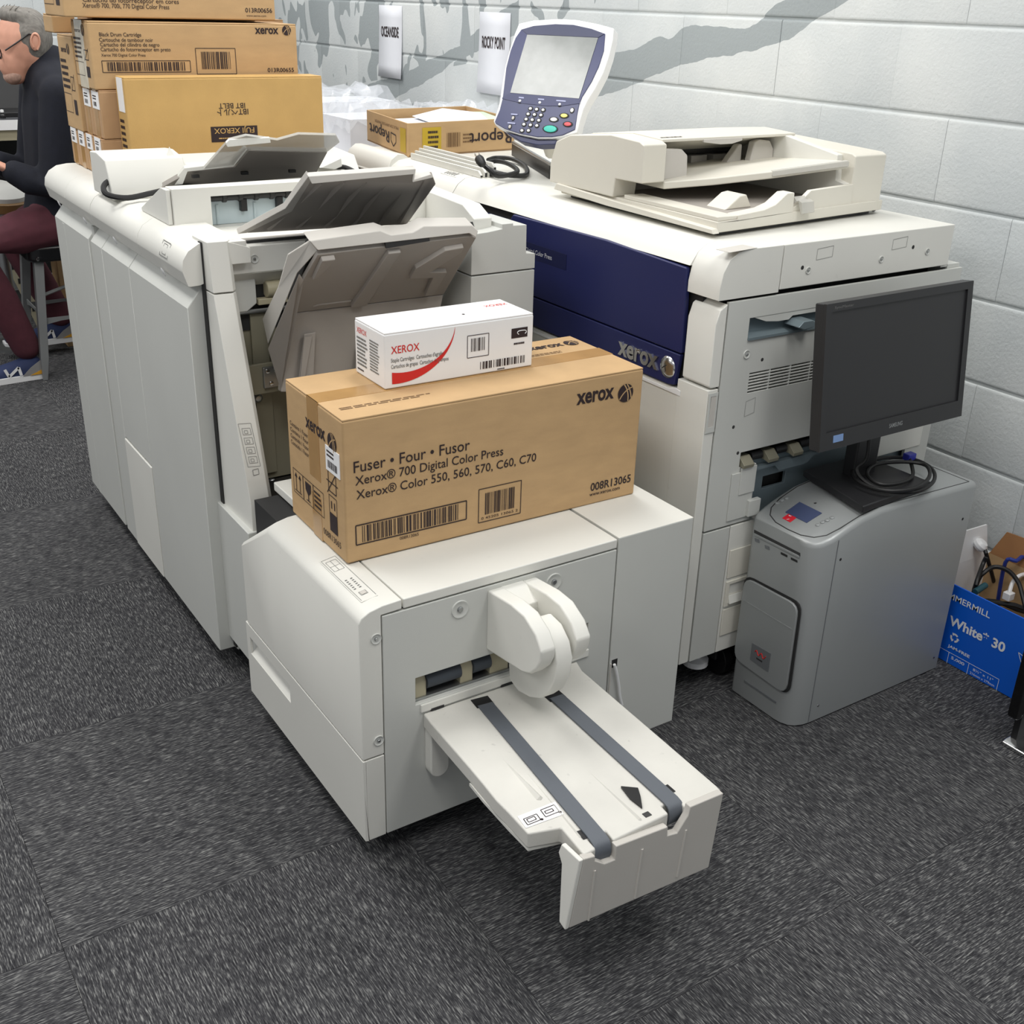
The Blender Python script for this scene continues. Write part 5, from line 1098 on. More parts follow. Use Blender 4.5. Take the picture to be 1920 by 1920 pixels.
for (u0, u1, v0, v1) in ((0,1,0,0.125),(0,1,0.945,1),(0,0.038,0.125,0.945),(0.962,1,0.125,0.945)):
    bz.loft([rect_m(u0,u1,v0,v1,0.0), rect_m(u0,u1,v0,v1,0.007)])
bz.build('bezel', M['monitor'], mn, smooth=0)
MB().loft([rect_m(0.036,0.964,0.12,0.95,0.004), rect_m(0.036,0.964,0.12,0.95,0.007)]).build('screen', M['screen'], mn, smooth=0)
k = Ink(); text(k, 'SAMSUNG', mp(0.462,0.050,-0.0005), mp(0.555,0.050,-0.0005), mp(0,1)-mp(0,0), h=0.0085, bold=0.02); k.build('brand_print', M['steel'], mn, smooth=0)
k = Ink(); text(k, 'SyncMaster', mp(0.05,0.962,-0.0005), mp(0.17,0.962,-0.0005), mp(0,1)-mp(0,0), h=0.005); k.build('model_print', M['inkgrey'], mn, smooth=0)
MB().loft([rect_m(0.085,0.150,0.045,0.095,-0.0006), rect_m(0.085,0.150,0.045,0.095,0.0)]).build('energy_sticker', mat('pale_blue_sticker', srgb(120,150,196), 0.5), mn, smooth=0)
MB().box(1.872, 1.945, 1.452, 1.485, TWZ+0.012, 0.74).build('stand_neck', M['monitor'], mn, bevel=0.004)
MB().box(1.86, 1.955, 1.420, 1.46, 0.72, 0.80).build('neck_joint', M['monitor'], mn, bevel=0.003)
base = [at(a, b, z=TWZ+0.0165) for a, b in ((1619,949),(1506,880),(1600,845),(1747,903))]
MB().slab([(p.x, min(p.y, 1.5395), TWZ) for p in base], (0,0,0.016)).build('stand_base', M['monitor'], mn, bevel=0.003)
# its cable, coiled on the base
cz = TWZ+0.018
vc = thing('video_cable', at(1675,895,z=cz), 'black video cable with blue plug coiled on the monitor base', 'cable')
def co(px, py, z): q = at(px, py, z=z); return Vector((q.x, q.y, z))
pth = [Vector((1.868,1.432,0.66)), Vector((1.866,1.420,0.58)), co(1606,880,cz+0.03), co(1625,905,cz+0.012), co(1670,922,cz+0.006), co(1720,921,cz+0.006), co(1750,903,cz+0.006), co(1748,880,cz+0.008), co(1715,862,cz+0.008), co(1665,858,cz+0.010), co(1615,868,cz+0.012), co(1598,885,cz+0.012), co(1612,905,cz+0.014), co(1660,920,cz+0.014), co(1712,916,cz+0.016), co(1742,895,cz+0.016), co(1735,872,cz+0.016), co(1690,866,cz+0.016), co(1640,872,cz+0.014), co(1626,890,cz+0.012), co(1650,908,cz+0.006), co(1690,905,cz+0.005), co(1711,892,cz+0.006), co(1708,868,cz+0.010), co(1704,858,cz+0.014)]
MB().tube(pth, 0.0042, 8, sub=5).build('cable', M['rubber'], vc)
a = pth[-1]; MB().box(a.x-0.010, a.x+0.016, a.y-0.008, a.y+0.010, a.z-0.006, a.z+0.010).build('plug', mat('blue_plug', srgb(52,58,168), 0.4), vc, bevel=0.002)

# ================================================================== blue paper case used as a cable box
bb = thing('paper_case', (2.315, 1.20, 0), 'open blue copy paper case printed White 30 full of cables beside the tower', 'box')
BX0, BX1, BY0, BY1, BH = 2.1945, 2.425, 1.064, 1.43, 0.2065
MB().box(BX0, BX0+0.004, BY0, BY1, 0.002, BH).build('front_wall', M['blue'], bb)
for y in (BY0, BY1-0.004): MB().box(BX0+0.004, BX1, y, y+0.004, 0.002, BH).build('end_wall', M['carton'], bb)
MB().box(BX1-0.004, BX1, BY0+0.004, BY1-0.004, 0.002, BH).build('back_wall', M['card'], bb)
MB().box(BX0+0.004, BX1-0.004, BY0+0.004, BY1-0.004, 0.002, 0.006).build('bottom', M['carddk'], bb)
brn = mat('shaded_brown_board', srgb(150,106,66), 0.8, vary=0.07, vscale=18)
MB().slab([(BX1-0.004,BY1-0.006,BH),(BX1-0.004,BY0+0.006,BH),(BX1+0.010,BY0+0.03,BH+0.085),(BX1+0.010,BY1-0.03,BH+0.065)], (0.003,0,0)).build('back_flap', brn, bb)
MB().slab([(BX0+0.02,BY1-0.004,BH),(BX1-0.01,BY1-0.004,BH),(BX1-0.03,BY1+0.002,BH+0.082),(BX0+0.075,BY1+0.002,BH+0.086)], (0,0.004,0)).build('end_flap', M['carton'], bb)
def bf(px, py): q = at(px, py, x=BX0); return q
k = Ink(); FXN = BX0-0.0008
a, b = bf(1790,1128), bf(1856,1158); wl = (a.y-b.y); zb = (a.z+b.z)/2
text(k, 'HAMMERMILL', (FXN, a.y+wl*0.55, zb), (FXN, b.y, zb), FZ, h=0.0155, bold=0.012)
a, b = bf(1779,1170), bf(1883,1223); zb = (a.z+b.z)/2; text(k, 'White* 30', (FXN, a.y, zb), (FXN, b.y, zb), FZ, h=0.0235, bold=0.03)
a, b = bf(1777,1213), bf(1818,1233); zb = (a.z+b.z)/2; text(k, 'JAM-FREE', (FXN, a.y, zb), (FXN, b.y, zb), FZ, h=0.0075, bold=0.02)
a, b = bf(1783,1236), bf(1808,1247); zb = (a.z+b.z)/2; text(k, '5,000', (FXN, a.y, zb), (FXN, b.y, zb), FZ, h=0.0075, bold=0.012)
a, b = bf(1824,1258), bf(1862,1277); zb = (a.z+b.z)/2; text(k, '8\u00bd" x 11"', (FXN, a.y, zb), (FXN, b.y, zb), FZ, h=0.0070); text(k, '216mm x 279mm', (FXN, a.y+0.006, zb-0.0115), (FXN, b.y-0.006, zb-0.0115), FZ, h=0.0062)
k.build('case_print', M['inkwhite'], bb, smooth=0)
k = Ink(); a, b, c, d = bf(1768,1218), bf(1874,1272), bf(1871,1295), bf(1764,1240)
z1 = (a.z+b.z)/2; z0 = (c.z+d.z)/2; ya, yb = a.y+0.05, b.y
k.outline([Vector((FXN,ya,z0)),Vector((FXN,yb,z0)),Vector((FXN,yb,z1)),Vector((FXN,ya,z1))], 0.0012, FX)
for px, py in ((1776,1240),(1813,1262)): q = bf(px, py); k.line((FXN,q.y,z0), (FXN,q.y,z1), 0.0012, FX)
k.build('case_frame', M['inkwhite'], bb, smooth=0)
c = bf(1790,1196); k = Ink()
for i in range(3):
    t = math.radians(90+120*i); ang = lambda d_: Vector((FXN, c.y-0.0095*math.cos(t+math.radians(d_)), c.z+0.0095*math.sin(t+math.radians(d_))))
    for d_ in range(-48, 30, 13): p, q = ang(d_), ang(d_+13); k.line(p, q, 0.0050, FX)
    e = ang(48); p, q = ang(30), ang(30); nr = Vector((0, -math.cos(t+math.radians(30)), math.sin(t+math.radians(30))))*0.0055; k.poly([p-nr, p+nr, e])
k.build('recycling_symbol', M['inkwhite'], bb, smooth=0)
c = bf(1915,1235); k = Ink(); k.outline([Vector((FXN,c.y+0.010,c.z+0.012)),Vector((FXN,c.y-0.022,c.z+0.004)),Vector((FXN,c.y-0.004,c.z-0.012))], 0.0016, FX); k.build('corner_emblem', M['inkwhite'], bb, smooth=0)
# things lying in the case
def bc(px, py, z): q = at(px, py, z=z); return Vector((q.x, q.y, z))
def loose(name, label, cat, loc): return thing(name, loc, label, cat, 'cables in the blue paper case')
c1 = loose('power_cable', 'thick black power cable bent in the blue case under the white adapter', 'cable', (2.28,1.33,0.01))
MB().tube([bc(1849,1045,0.235), bc(1842,1060,0.215), bc(1830,1095,0.19), bc(1826,1120,0.13), Vector((2.25,1.30,0.06)), Vector((2.26,1.22,0.03))], 0.0055, 8, sub=5).build('cable', M['rubber'], c1)
c2 = loose('power_cable', 'black power cable arching over the middle of the blue case', 'cable', (2.30,1.25,0.01))
MB().tube([Vector((2.25,1.35,0.03)), bc(1830,1098,0.17), bc(1846,1073,0.205), bc(1866,1063,0.215), bc(1890,1070,0.215), bc(1908,1090,0.205), bc(1918,1120,0.18), Vector((2.27,1.14,0.05))], 0.0055, 8, sub=5).build('cable', M['rubber'], c2)
c3 = loose('power_adapter', 'white rounded power adapter at the back of the blue case', 'adapter', bc(1838,1020,0.20))
q = bc(1838,1022,0.245); MB().lathe([(0.0,-0.012),(0.012,-0.011),(0.018,-0.004),(0.018,0.004),(0.012,0.012),(0.0,0.013)], q, (0.3,-0.5,0.8), 16).build('adapter_body', M['carton'], c3)
MB().tube([q+Vector((0.004,-0.012,-0.008)), bc(1850,1042,0.225), bc(1862,1085,0.15), bc(1870,1120,0.07), Vector((2.33,1.25,0.012))], 0.005, 8, sub=4).build('adapter_cord', M['rubber'], c3)
c4 = loose('white_connector', 'white square connector on a white lead in the blue case', 'connector', bc(1885,1115,0.15))
q = bc(1891,1117,0.165); MB().box(q.x-0.011,q.x+0.011,q.y-0.010,q.y+0.010,q.z-0.010,q.z+0.010).build('connector_body', M['carton'], c4, bevel=0.002)
MB().tube([q+Vector((0,0,0.008)), bc(1900,1090,0.195), bc(1915,1078,0.20), bc(1940,1075,0.18)], 0.005, 8, sub=4).build('connector_lead', M['carton'], c4)
c5 = loose('blue_cable', 'dark blue network cable behind the black cables in the blue case', 'cable', (2.36,1.2,0.01))
MB().tube([Vector((2.40,1.36,0.10)), bc(1885,1055,0.225), bc(1905,1052,0.235), bc(1935,1058,0.22), Vector((2.38,1.10,0.08))], 0.005, 8, sub=4).build('cable', mat('blue_cable_jacket', srgb(36,56,140), 0.45), c5)
c6 = loose('teal_plug', 'small teal plug near the front of the blue case', 'connector', bc(1838,1105,0.16))
MB().cyl(bc(1828,1110,0.175), bc(1848,1097,0.18), 0.008, 12).build('plug_body', mat('teal_plug', srgb(38,78,88), 0.4), c6, bevel=0.0015)
c7 = loose('cable_bundle', 'tangle of black cables filling the bottom of the blue case', 'cable', (2.31,1.22,0.01))
rnd = random.Random(5)
for i in range(4):
    cc = Vector((2.31+rnd.uniform(-0.03,0.03), 1.22+rnd.uniform(-0.10,0.10), 0.030+0.038*i)); n = 10
    MB().tube([cc+Vector((0.075*math.cos(2*math.pi*j/n), (0.12 if i % 2 else 0.09)*math.sin(2*math.pi*j/n), 0.012*math.sin(3*j))) for j in range(n)], 0.006, 8, sub=3, closed=True).build('cable_loop', M['rubber'], c7)
# black panel at the right edge of the picture
bs = thing('black_display', (2.20, 1.0, 0), 'black glossy display with chrome foot cut by the right edge of the picture', 'display')
MB().prism([(p[0], p[1]) for p in rrect(2.008, 2.40, 0.076, 0.36, 0.012)], 'y', 1.036, 1.058).build('display_panel', mat('gloss_black', srgb(10,10,11), 0.12, vary=0.05), bs, bevel=0.003)
q = at(1902,1352, y=1.0215); k = Ink(); text(k, 'XPS', (2.026,1.0355,0.082), (2.048,1.0355,0.082), FZ, h=0.006); k.build('brand_print', M['steel'], bs, smooth=0)
MB().prism([(2.016,0.0),(2.016,0.010),(2.026,0.014),(2.41,0.014),(2.41,0.0)], 'y', 0.99, 1.058).build('chrome_foot', M['chrome'], bs, bevel=0.003)
MB().box(2.04, 2.38, 1.040, 1.054, 0.012, 0.078).build('foot_neck', M['black'], bs)

# ================================================================== the man at the workbench, in the background on the left
def ell(mb, c, r, d=(0,0,1), n=14, m=9):
    # ellipsoid: r = (radius along d, side radius, third radius), d = long axis in the XZ plane mostly
    c = Vector(c); d = Vector(d).normalized(); s = Vector((0,1,0)); s = (s-d*s.dot(d)).normalized(); t = d.cross(s)
    secs = []
    for i in range(m+1):
        a = -math.pi/2+math.pi*i/m; h = math.sin(a); q = max(0.02, math.cos(a))
        secs.append([c+d*(r[0]*h)+s*(r[1]*q*math.cos(2*math.pi*k/n))+t*(r[2]*q*math.sin(2*math.pi*k/n)) for k in range(n)])
    return mb.loft(secs)
def limb(mb, pts, rad, n=12):
    # tapering limb; rad = [(width across Y, depth)] at every joint
    pts = [Vector(p) for p in pts]; secs = []
    for i, p in enumerate(pts):
        t = (pts[min(i+1, len(pts)-1)]-pts[max(i-1, 0)]).normalized(); s = Vector((0,1,0)); s = s-t*s.dot(t)
        s = s.normalized() if s.length > 0.2 else Vector((1,0,0)); u = t.cross(s)
        a, b = rad[i] if isinstance(rad[i], tuple) else (rad[i], rad[i])
        secs.append([p+s*(a*math.cos(2*math.pi*k/n))+u*(b*math.sin(2*math.pi*k/n)) for k in range(n)])
    mb.loft(secs)
    for p, q in ((pts[0], rad[0]), (pts[-1], rad[-1])):
        q = q if isinstance(q, tuple) else (q, q); ell(mb, p, (min(q), q[0], q[1]))
    return mb
def organic(mb, name, m, parent, voxel, it=6):
    o = mb.build(name, m, parent, smooth=0)
    for p in o.data.polygons: p.use_smooth = True
    r = o.modifiers.new('skin', 'REMESH'); r.mode = 'VOXEL'; r.voxel_size = voxel; r.use_smooth_shade = True
    s = o.modifiers.new('smooth', 'SMOOTH'); s.iterations = it; s.factor = 0.5
    return o
M['skin'] = mat('skin', srgb(214,158,134), 0.55, vary=0.07, vscale=30)
M['navyknit'] = mat('navy_knit', srgb(17,20,32), 0.9, vary=0.12, vscale=40, bump=0.5, bscale=300)
M['maroon'] = mat('maroon_cotton', srgb(82,38,48), 0.85, vary=0.12, vscale=25, bump=0.3, bscale=260)
M['hair'] = mat('grey_hair', srgb(120,116,110), 0.7, vary=0.30, vscale=60, stretch=(1,4,1))
PY = 4.75
mn_ = thing('person', (0.97, PY, 0), 'man with grey hair and glasses in navy sweater and maroon trousers sitting on stool', 'person')
def g(px, py, y=PY): q = at(px, py, y=y); return Vector((q.x, y, q.z))
# body: head, neck, trunk, limbs and hands as one surface
bd_ = MB()
hc = g(44,77)
ell(bd_, hc, (0.112, 0.076, 0.094), (0.12,0,1))                       # skull
ell(bd_, g(30,108), (0.085, 0.058, 0.062), (0.45,0,1))                # face mass
ell(bd_, g(30,140), (0.040, 0.042, 0.036), (0.9,0,0.3))               # jaw and chin
ell(bd_, g(12,72), (0.045, 0.055, 0.024), (0.25,0,1))                 # brow
bd_.add([g(9,84)+Vector((0.006,-0.010,0)), g(9,84)+Vector((0.006,0.010,0)), g(2,109)+Vector((-0.008,-0.011,0.002)), g(2,109)+Vector((-0.008,0.011,0.002)), g(10,116)+Vector((0.012,0,0)), g(24,96)], [(0,1,3,2),(2,3,4),(0,2,4,5),(1,0,5),(3,1,5,4)])   # nose
ell(bd_, g(16,128), (0.020, 0.026, 0.014), (1,0,0.3))                 # lips
limb(bd_, [g(66,105), g(84,140), g(92,170)], [(0.056,0.060),(0.056,0.060),(0.060,0.060)])   # neck
limb(bd_, [g(98,172), g(104,205), g(108,270), g(112,350), g(112,400)], [(0.085,0.070),(0.14,0.090),(0.150,0.098),(0.155,0.105),(0.16,0.115)])
def arm(sy):
    sh, el, wr = g(92,172)+Vector((0,sy*0.17,0)), g(78,345)+Vector((0,sy*0.20,0.0)), g(8,312)+Vector((0,sy*0.15,0))
    return sh, el, wr
for sy in (-1, 1):
    sh_, el_, wr_ = arm(sy)
    limb(bd_, [sh_, (sh_+el_)/2, el_, (el_+wr_)/2, wr_], [0.045,0.042,0.036,0.033,0.025])
    dv = (wr_-el_).normalized(); pal = wr_+dv*0.05
    limb(bd_, [wr_, wr_+dv*0.03, wr_+dv*0.085], [(0.024,0.018),(0.036,0.017),(0.040,0.014)])
    for j in range(4):
        f0 = wr_+dv*0.082+Vector((0,-0.030+0.020*j,0)); f1 = f0+dv*(0.030+0.006*(j in (1,2)))+Vector((0,0,-0.006)); f2 = f1+dv*0.020+Vector((0,0,-0.020)); f3 = f2+dv*0.006+Vector((0,0,-0.018))
        limb(bd_, [f0, f1, f2, f3], [0.009,0.0088,0.0082,0.007], 8)
    t0 = wr_+dv*0.030+Vector((0,-sy*0.030,0.0)); limb(bd_, [t0, t0+dv*0.030+Vector((0,-sy*0.020,-0.008)), t0+dv*0.055+Vector((0,-sy*0.018,-0.020))], [0.011,0.010,0.008], 8)
organic(bd_, 'body', M['skin'], mn_, 0.0075, 4)
er = MB(); e0 = g(57,76)+Vector((0,-0.082,0)); ell(er, e0, (0.032, 0.008, 0.019), (0.18,0,1)); er.build('ear', M['skin'], mn_, smooth=60)
er = MB(); er.tube([e0+Vector((-0.010,-0.006,-0.020)), e0+Vector((-0.016,-0.007,0.004)), e0+Vector((-0.004,-0.008,0.026)), e0+Vector((0.012,-0.007,0.018)), e0+Vector((0.013,-0.006,-0.006)), e0+Vector((0.002,-0.006,-0.028))], 0.0035, 6, sub=4); er.build('ear_rim', M['skin'], mn_)
# short grey hair with a few raised strands
hr = MB()
ell(hr, hc+Vector((0.016,0,0.010)), (0.108, 0.080, 0.090), (0.25,0,1)); ell(hr, g(66,84), (0.062, 0.074, 0.050), (0.25,0,1)); ell(hr, g(36,34), (0.040, 0.064, 0.076), (0.25,0,1))
organic(hr, 'hair', M['hair'], mn_, 0.009, 3)
cut = MB(); rnd = random.Random(11)
for i in range(26):
    u = rnd.uniform(0, 1); b0 = g(6+64*u, 26+26*u*u+rnd.uniform(-4,6))+Vector((0,rnd.uniform(-0.05,0.04),0)); dr_ = Vector((rnd.uniform(-0.1,0.5), rnd.uniform(-0.4,0.2), 1)).normalized()
    cut.tube([b0, b0+dr_*0.016, b0+dr_*0.030+Vector((0.010,0,-0.002))], [0.0035,0.0028,0.0008], 5)
o = cut.build('hair_strands', M['hair'], mn_); tag(o, kind='stuff')
sb_ = MB(); ell(sb_, g(26,141), (0.040,0.047,0.034), (0.9,0,0.35)); organic(sb_, 'stubble', mat('grey_stubble', srgb(176,142,126), 0.7, vary=0.2, vscale=120), mn_, 0.008, 3)
# glasses
gl = MB(); y_ = PY-0.078
a, b = g(46,62)+Vector((0,-0.080,0)), g(3,93)+Vector((0,-0.064,0)); gl.tube([a+Vector((0.012,0.004,-0.010)), a, (a+b)/2+Vector((0,-0.004,0)), b], 0.0028, 6, sub=3)
lc = b+Vector((-0.016,0.016,-0.012)); gl.tube([lc+Vector((0.012*math.cos(t*math.pi/6)*0.6, 0.022*math.cos(t*math.pi/6), 0.017*math.sin(t*math.pi/6))) for t in range(12)], 0.0024, 6, closed=True)
gl.build('glasses_frame', M['black'], mn_)
# sweater over trunk and arms
sw = MB()
limb(sw, [g(96,128), g(100,160), g(104,215), g(108,285), g(113,350), g(112,398)], [(0.086,0.090),(0.15,0.105),(0.195,0.122),(0.186,0.122),(0.182,0.128),(0.186,0.132)])
limb(sw, [g(82,128), g(90,152)], [(0.072,0.078),(0.090,0.095)])
for sy in (-1, 1):
    sh_, el_, wr_ = arm(sy); limb(sw, [g(94,138)+Vector((0,sy*0.03,0)), g(96,158)+Vector((0,sy*0.10,0)), sh_+Vector((0.01,0,-0.01))], [(0.07,0.085),(0.08,0.088),(0.078,0.078)]); limb(sw, [sh_, (sh_+el_)/2, el_, (el_*0.45+wr_*0.55), wr_-(wr_-el_)*0.06], [0.074,0.066,0.062,0.056,0.046])
organic(sw, 'sweater', M['navyknit'], mn_, 0.010, 5)
# trousers
tr_ = MB()
limb(tr_, [g(112,372), g(110,408)], [(0.175,0.122),(0.18,0.13)])
hipn, kneen, ankn = g(104,410)+Vector((0,-0.085,0)), g(-62,452)+Vector((0,-0.13,0)), g(40,640)+Vector((0,-0.09,0))
limb(tr_, [hipn, (hipn+kneen)/2+Vector((0,0,0.005)), kneen, (kneen+ankn)/2, ankn], [(0.088,0.090),(0.080,0.083),(0.066,0.068),(0.060,0.066),(0.052,0.056)])
hipf, kneef, ankf = g(108,410)+Vector((0,0.10,0)), g(20,440,5.0)+Vector((0,0.0,0.0)), g(112,590,4.97)
limb(tr_, [hipf, (hipf+kneef)/2, kneef, (kneef+ankf)/2, ankf], [(0.085,0.088),(0.078,0.080),(0.066,0.068),(0.060,0.064),(0.052,0.054)])
organic(tr_, 'trousers', M['maroon'], mn_, 0.0105, 4)
# trainers
def trainer(an, dirx, y, far=False):
    # an: ankle point; toe points along dirx
    heel = Vector((an.x+0.050, y, 0)); L_ = 0.29; zf = an.z-0.105
    P_ = lambda f, z: (heel.x+dirx*L_*f, z+zf)
    up = MB(); secs = []
    for f, w, h0, h1 in ((0.0,0.026,0.024,0.066),(0.06,0.034,0.022,0.088),(0.22,0.036,0.022,0.092),(0.40,0.038,0.022,0.078),(0.60,0.044,0.022,0.062),(0.82,0.042,0.022,0.050),(0.97,0.026,0.024,0.038)):
        x, _ = P_(f, 0); secs.append([(x, y+w*c*(0.80 if s > 0.5 else 1.0), zf+h0+(h1-h0)*s) for c, s in ((-1,0),(-1,0.45),(-0.75,0.85),(0,1.0),(0.75,0.85),(1,0.45),(1,0))])
    up.loft(secs); u_ = up.build('trainer', mat('navy_suede', srgb(36,48,84), 0.8, vary=0.1), mn_, smooth=50)
    so = MB(); secs = []
    for f, w, lift in ((-0.02,0.030,0.006),(0.05,0.038,0.0),(0.25,0.040,0.0),(0.6,0.048,0.0),(0.85,0.045,0.004),(1.0,0.028,0.012)):
        x, _ = P_(f, 0); secs.append([(x, y-w, zf+lift), (x, y-w, zf+0.026), (x, y+w, zf+0.026), (x, y+w, zf+lift)])
    so.loft(secs); so.build('sole', M['carton'], u_, bevel=0.002)
    hp = MB(); hp.slab([(P_(0.0,0)[0]+0.002,y-0.036,zf+0.024), (P_(0.30,0)[0],y-0.040,zf+0.024), (P_(0.18,0)[0],y-0.038,zf+0.055), (P_(0.03,0)[0],y-0.036,zf+0.082)], (0,-0.003,0)); hp.build('heel_panel', mat('grey_suede', srgb(138,136,134), 0.8), u_)
    hq = MB(); hq.slab([(P_(0.0,0)[0]+0.001,y-0.040,zf+0.024), (P_(0.20,0)[0],y-0.042,zf+0.024), (P_(0.02,0)[0],y-0.040,zf+0.044)], (0,-0.002,0)); hq.build('heel_flash', mat('mustard_suede', srgb(206,150,36), 0.8), u_)
    x0 = P_(0.32,0)[0]; x1 = P_(0.52,0)[0]; lt_ = MB()
    for p, q in (((x0,0.030),(x0-0.006,0.064)),((x0-0.006,0.064),(x1+0.012,0.030)),((x1+0.012,0.030),(x1,0.062))): lt_.line((p[0],y-0.0465,zf+p[1]), (q[0],y-0.0465,zf+q[1]), 0.011, FY)
    lt_.build('side_letter', M['carton'], u_, smooth=0)
trainer(Vector((ankn.x, ankn.y, 0.105)), -1, ankn.y-0.01)
trainer(Vector((ankf.x, ankf.y, ankf.z-0.01)), -1, ankf.y)

# ---------------- his stool
so_ = thing('stool', (0.965, 4.765, 0), 'grey metal stool with black padded seat under the man', 'stool')
M['gunmetal'] = mat('grey_painted_steel', srgb(128,130,130), 0.45, metal=0.2, vary=0.06)
sx, sy_ = 0.965, 4.765
MB().prism(rrect(sx-0.165, sx+0.165, sy_-0.165, sy_+0.165, 0.05), 'z', 0.465, 0.530).build('seat_pad', mat('black_vinyl', srgb(22,22,24), 0.28, vary=0.1), so_, bevel=0.016, seg=3)
MB().lathe([(0.0,0.004),(0.006,0.003),(0.008,0.0)], (sx-0.128, sy_-0.165, 0.482), (0,-1,0), 12).build('seat_rivet', M['chrome'], so_)
for a in (-1, 1):
    for b in (-1, 1):
        p0, p1, p2 = Vector((sx+a*0.120, sy_+b*0.120, 0.466)), Vector((sx+a*0.158, sy_+b*0.158, 0.09)), Vector((sx+a*0.168, sy_+b*0.168, 0.0))
        MB().loft([[p+Vector((dx*w, dy*w, 0)) for dx, dy in ((-1,-1),(1,-1),(1,1),(-1,1))] for p, w in ((p0,0.018),(p1,0.015),(p2,0.009))]).build('leg', M['gunmetal'], so_, bevel=0.002)
for a, b, c, d in ((-1,-1,1,-1),(1,-1,1,1),(1,1,-1,1),(-1,1,-1,-1)):
    z = 0.215 if b == d else 0.235; p, q = Vector((sx+a*0.143, sy_+b*0.143, z)), Vector((sx+c*0.143, sy_+d*0.143, z)); m_ = (p+q)/2
    MB().slab([p, (p+m_)/2+Vector((0,0,0.012)), m_+Vector((0,0,0.016)), (q+m_)/2+Vector((0,0,0.012)), q, q+Vector((0,0,0.028)), p+Vector((0,0,0.028))], (0.004,0.004,0)).build('stretcher', M['gunmetal'], so_)
MB().tube([(sx-0.14,sy_-0.14,0.33),(sx+0.14,sy_+0.14,0.33)], 0.007, 8).build('cross_brace', M['gunmetal'], so_)

# ---------------- workbench with dark top
wb = thing('workbench', (0.4, 5.5, 0), 'workbench with dark top and white front edge behind the man', 'table')
WZ = 0.884
MB().box(-1.2, 1.28, 5.36, 6.00, WZ-0.004, WZ+0.036).build('bench_top', mat('dark_grey_laminate', srgb(62,63,66), 0.5, vary=0.05), wb, bevel=0.002)
MB().box(-1.2, 1.28, 5.352, 5.36, WZ-0.006, WZ+0.034).build('edge_band', M['carton'], wb)
MB().box(-1.2, 1.28, 5.97, 6.0, 0.12, WZ).build('dark_void_panel', M['gap'], wb)  # dark sheet added to stand in for the shaded void under the bench
MB().box(-1.2, 1.28, 5.42, 5.97, 0.50, 0.53).build('lower_shelf', M['gap'], wb)
MB().box(0.86, 1.05, 5.37, 5.40, WZ-0.05, WZ-0.006).build('apron', M['tan'], wb)
beige = mat('beige_slotted_steel', srgb(176,170,146), 0.5, vary=0.05)
for x0, y0 in ((0.80,5.365),(0.87,5.385),(-1.1,5.38)):
    lean = 0.135
    lg_ = MB().slab([(x0-lean,y0,WZ-0.006),(x0-lean+0.045,y0,WZ-0.006),(x0+lean+0.045,y0,0.0),(x0+lean,y0,0.0)], (0,0.004,0)).build('slotted_leg', beige, wb)
    for i in range(12):
        f = 0.06+0.075*i; cx = x0-lean+2*lean*f+0.022; z = (WZ-0.006)*(1-f)
        MB().box(cx-0.006, cx+0.006, y0-0.001, y0, z-0.014, z+0.010).build('slot', M['gap'], lg_)
for x0 in (1.22,): MB().box(x0, x0+0.045, 5.40, 5.445, 0, WZ-0.004).build('leg', beige, wb)
lp = thing('laptop', (0.97,5.57,WZ+0.036), 'open black laptop on the workbench in front of the man', 'laptop')
MB().box(0.87, 1.19, 5.46, 5.68, WZ+0.0365, WZ+0.054).build('keyboard_base', M['black'], lp, bevel=0.002)
MB().slab([(0.872,5.685,WZ+0.05),(1.188,5.685,WZ+0.05),(1.188,5.74,WZ+0.26),(0.872,5.74,WZ+0.26)], (0,0.008,0.002)).build('display_lid', M['black'], lp, bevel=0.001)
ms = thing('small_knob', at(3,205,y=5.42), 'small dark object with white tip on the workbench edge', 'object')
q = at(3,205,y=5.42); MB().lathe([(0.012,0.0),(0.012,0.012),(0.007,0.018),(0.007,0.028),(0.0,0.030)], (q.x,5.42,WZ+0.0362), FZ, 14).build('knob_body', M['black'], ms); MB().lathe([(0.0075,0.024),(0.0075,0.034),(0.0,0.036)], (q.x,5.42,WZ+0.0362), FZ, 12).build('knob_tip', M['carton'], ms)
# white and brown carton under the bench behind the stool, rounded grey seat beside the bench
cb_ = carton('shipping_carton', (0.985, 5.02, 0.0), (0.30, 0.12, 0.47), M['card'], 'brown carton with a white printed label standing on the floor behind the stool')
lb_ = MB().slab([(0.003,-0.001,0.42),(0.16,-0.001,0.42),(0.16,-0.001,0.24),(0.075,-0.001,0.33)], (0,-0.001,0)).build('big_label', M['label'], cb_, smooth=0, world=False)
k = MB(); scribble(k, (0.06,-0.003,0.33), FX, FZ, 0.08, 0.05, 5, seed=23); k.build('label_print', M['inkgrey'], lb_, smooth=0, world=False)
gs = thing('round_stool', (0.72,5.16,0), 'round stool with pale grey seat and brown rim left of the man', 'stool')
q = at(-6,366,y=5.14); cx, cz = q.x-0.01, q.z
MB().lathe([(0.0,0.040),(0.10,0.038),(0.135,0.020),(0.140,-0.02),(0.12,-0.075),(0.0,-0.08)], (cx,5.16,cz), (0.10,-0.15,1), 26).build('seat_pad', mat('pale_grey_vinyl', srgb(188,188,184), 0.5), gs)
MB().lathe([(0.141,-0.035),(0.150,-0.030),(0.150,0.004),(0.141,0.008)], (cx,5.16,cz-0.005), (0.10,-0.15,1), 26).build('seat_rim', mat('brown_rim', srgb(112,86,52), 0.4), gs)
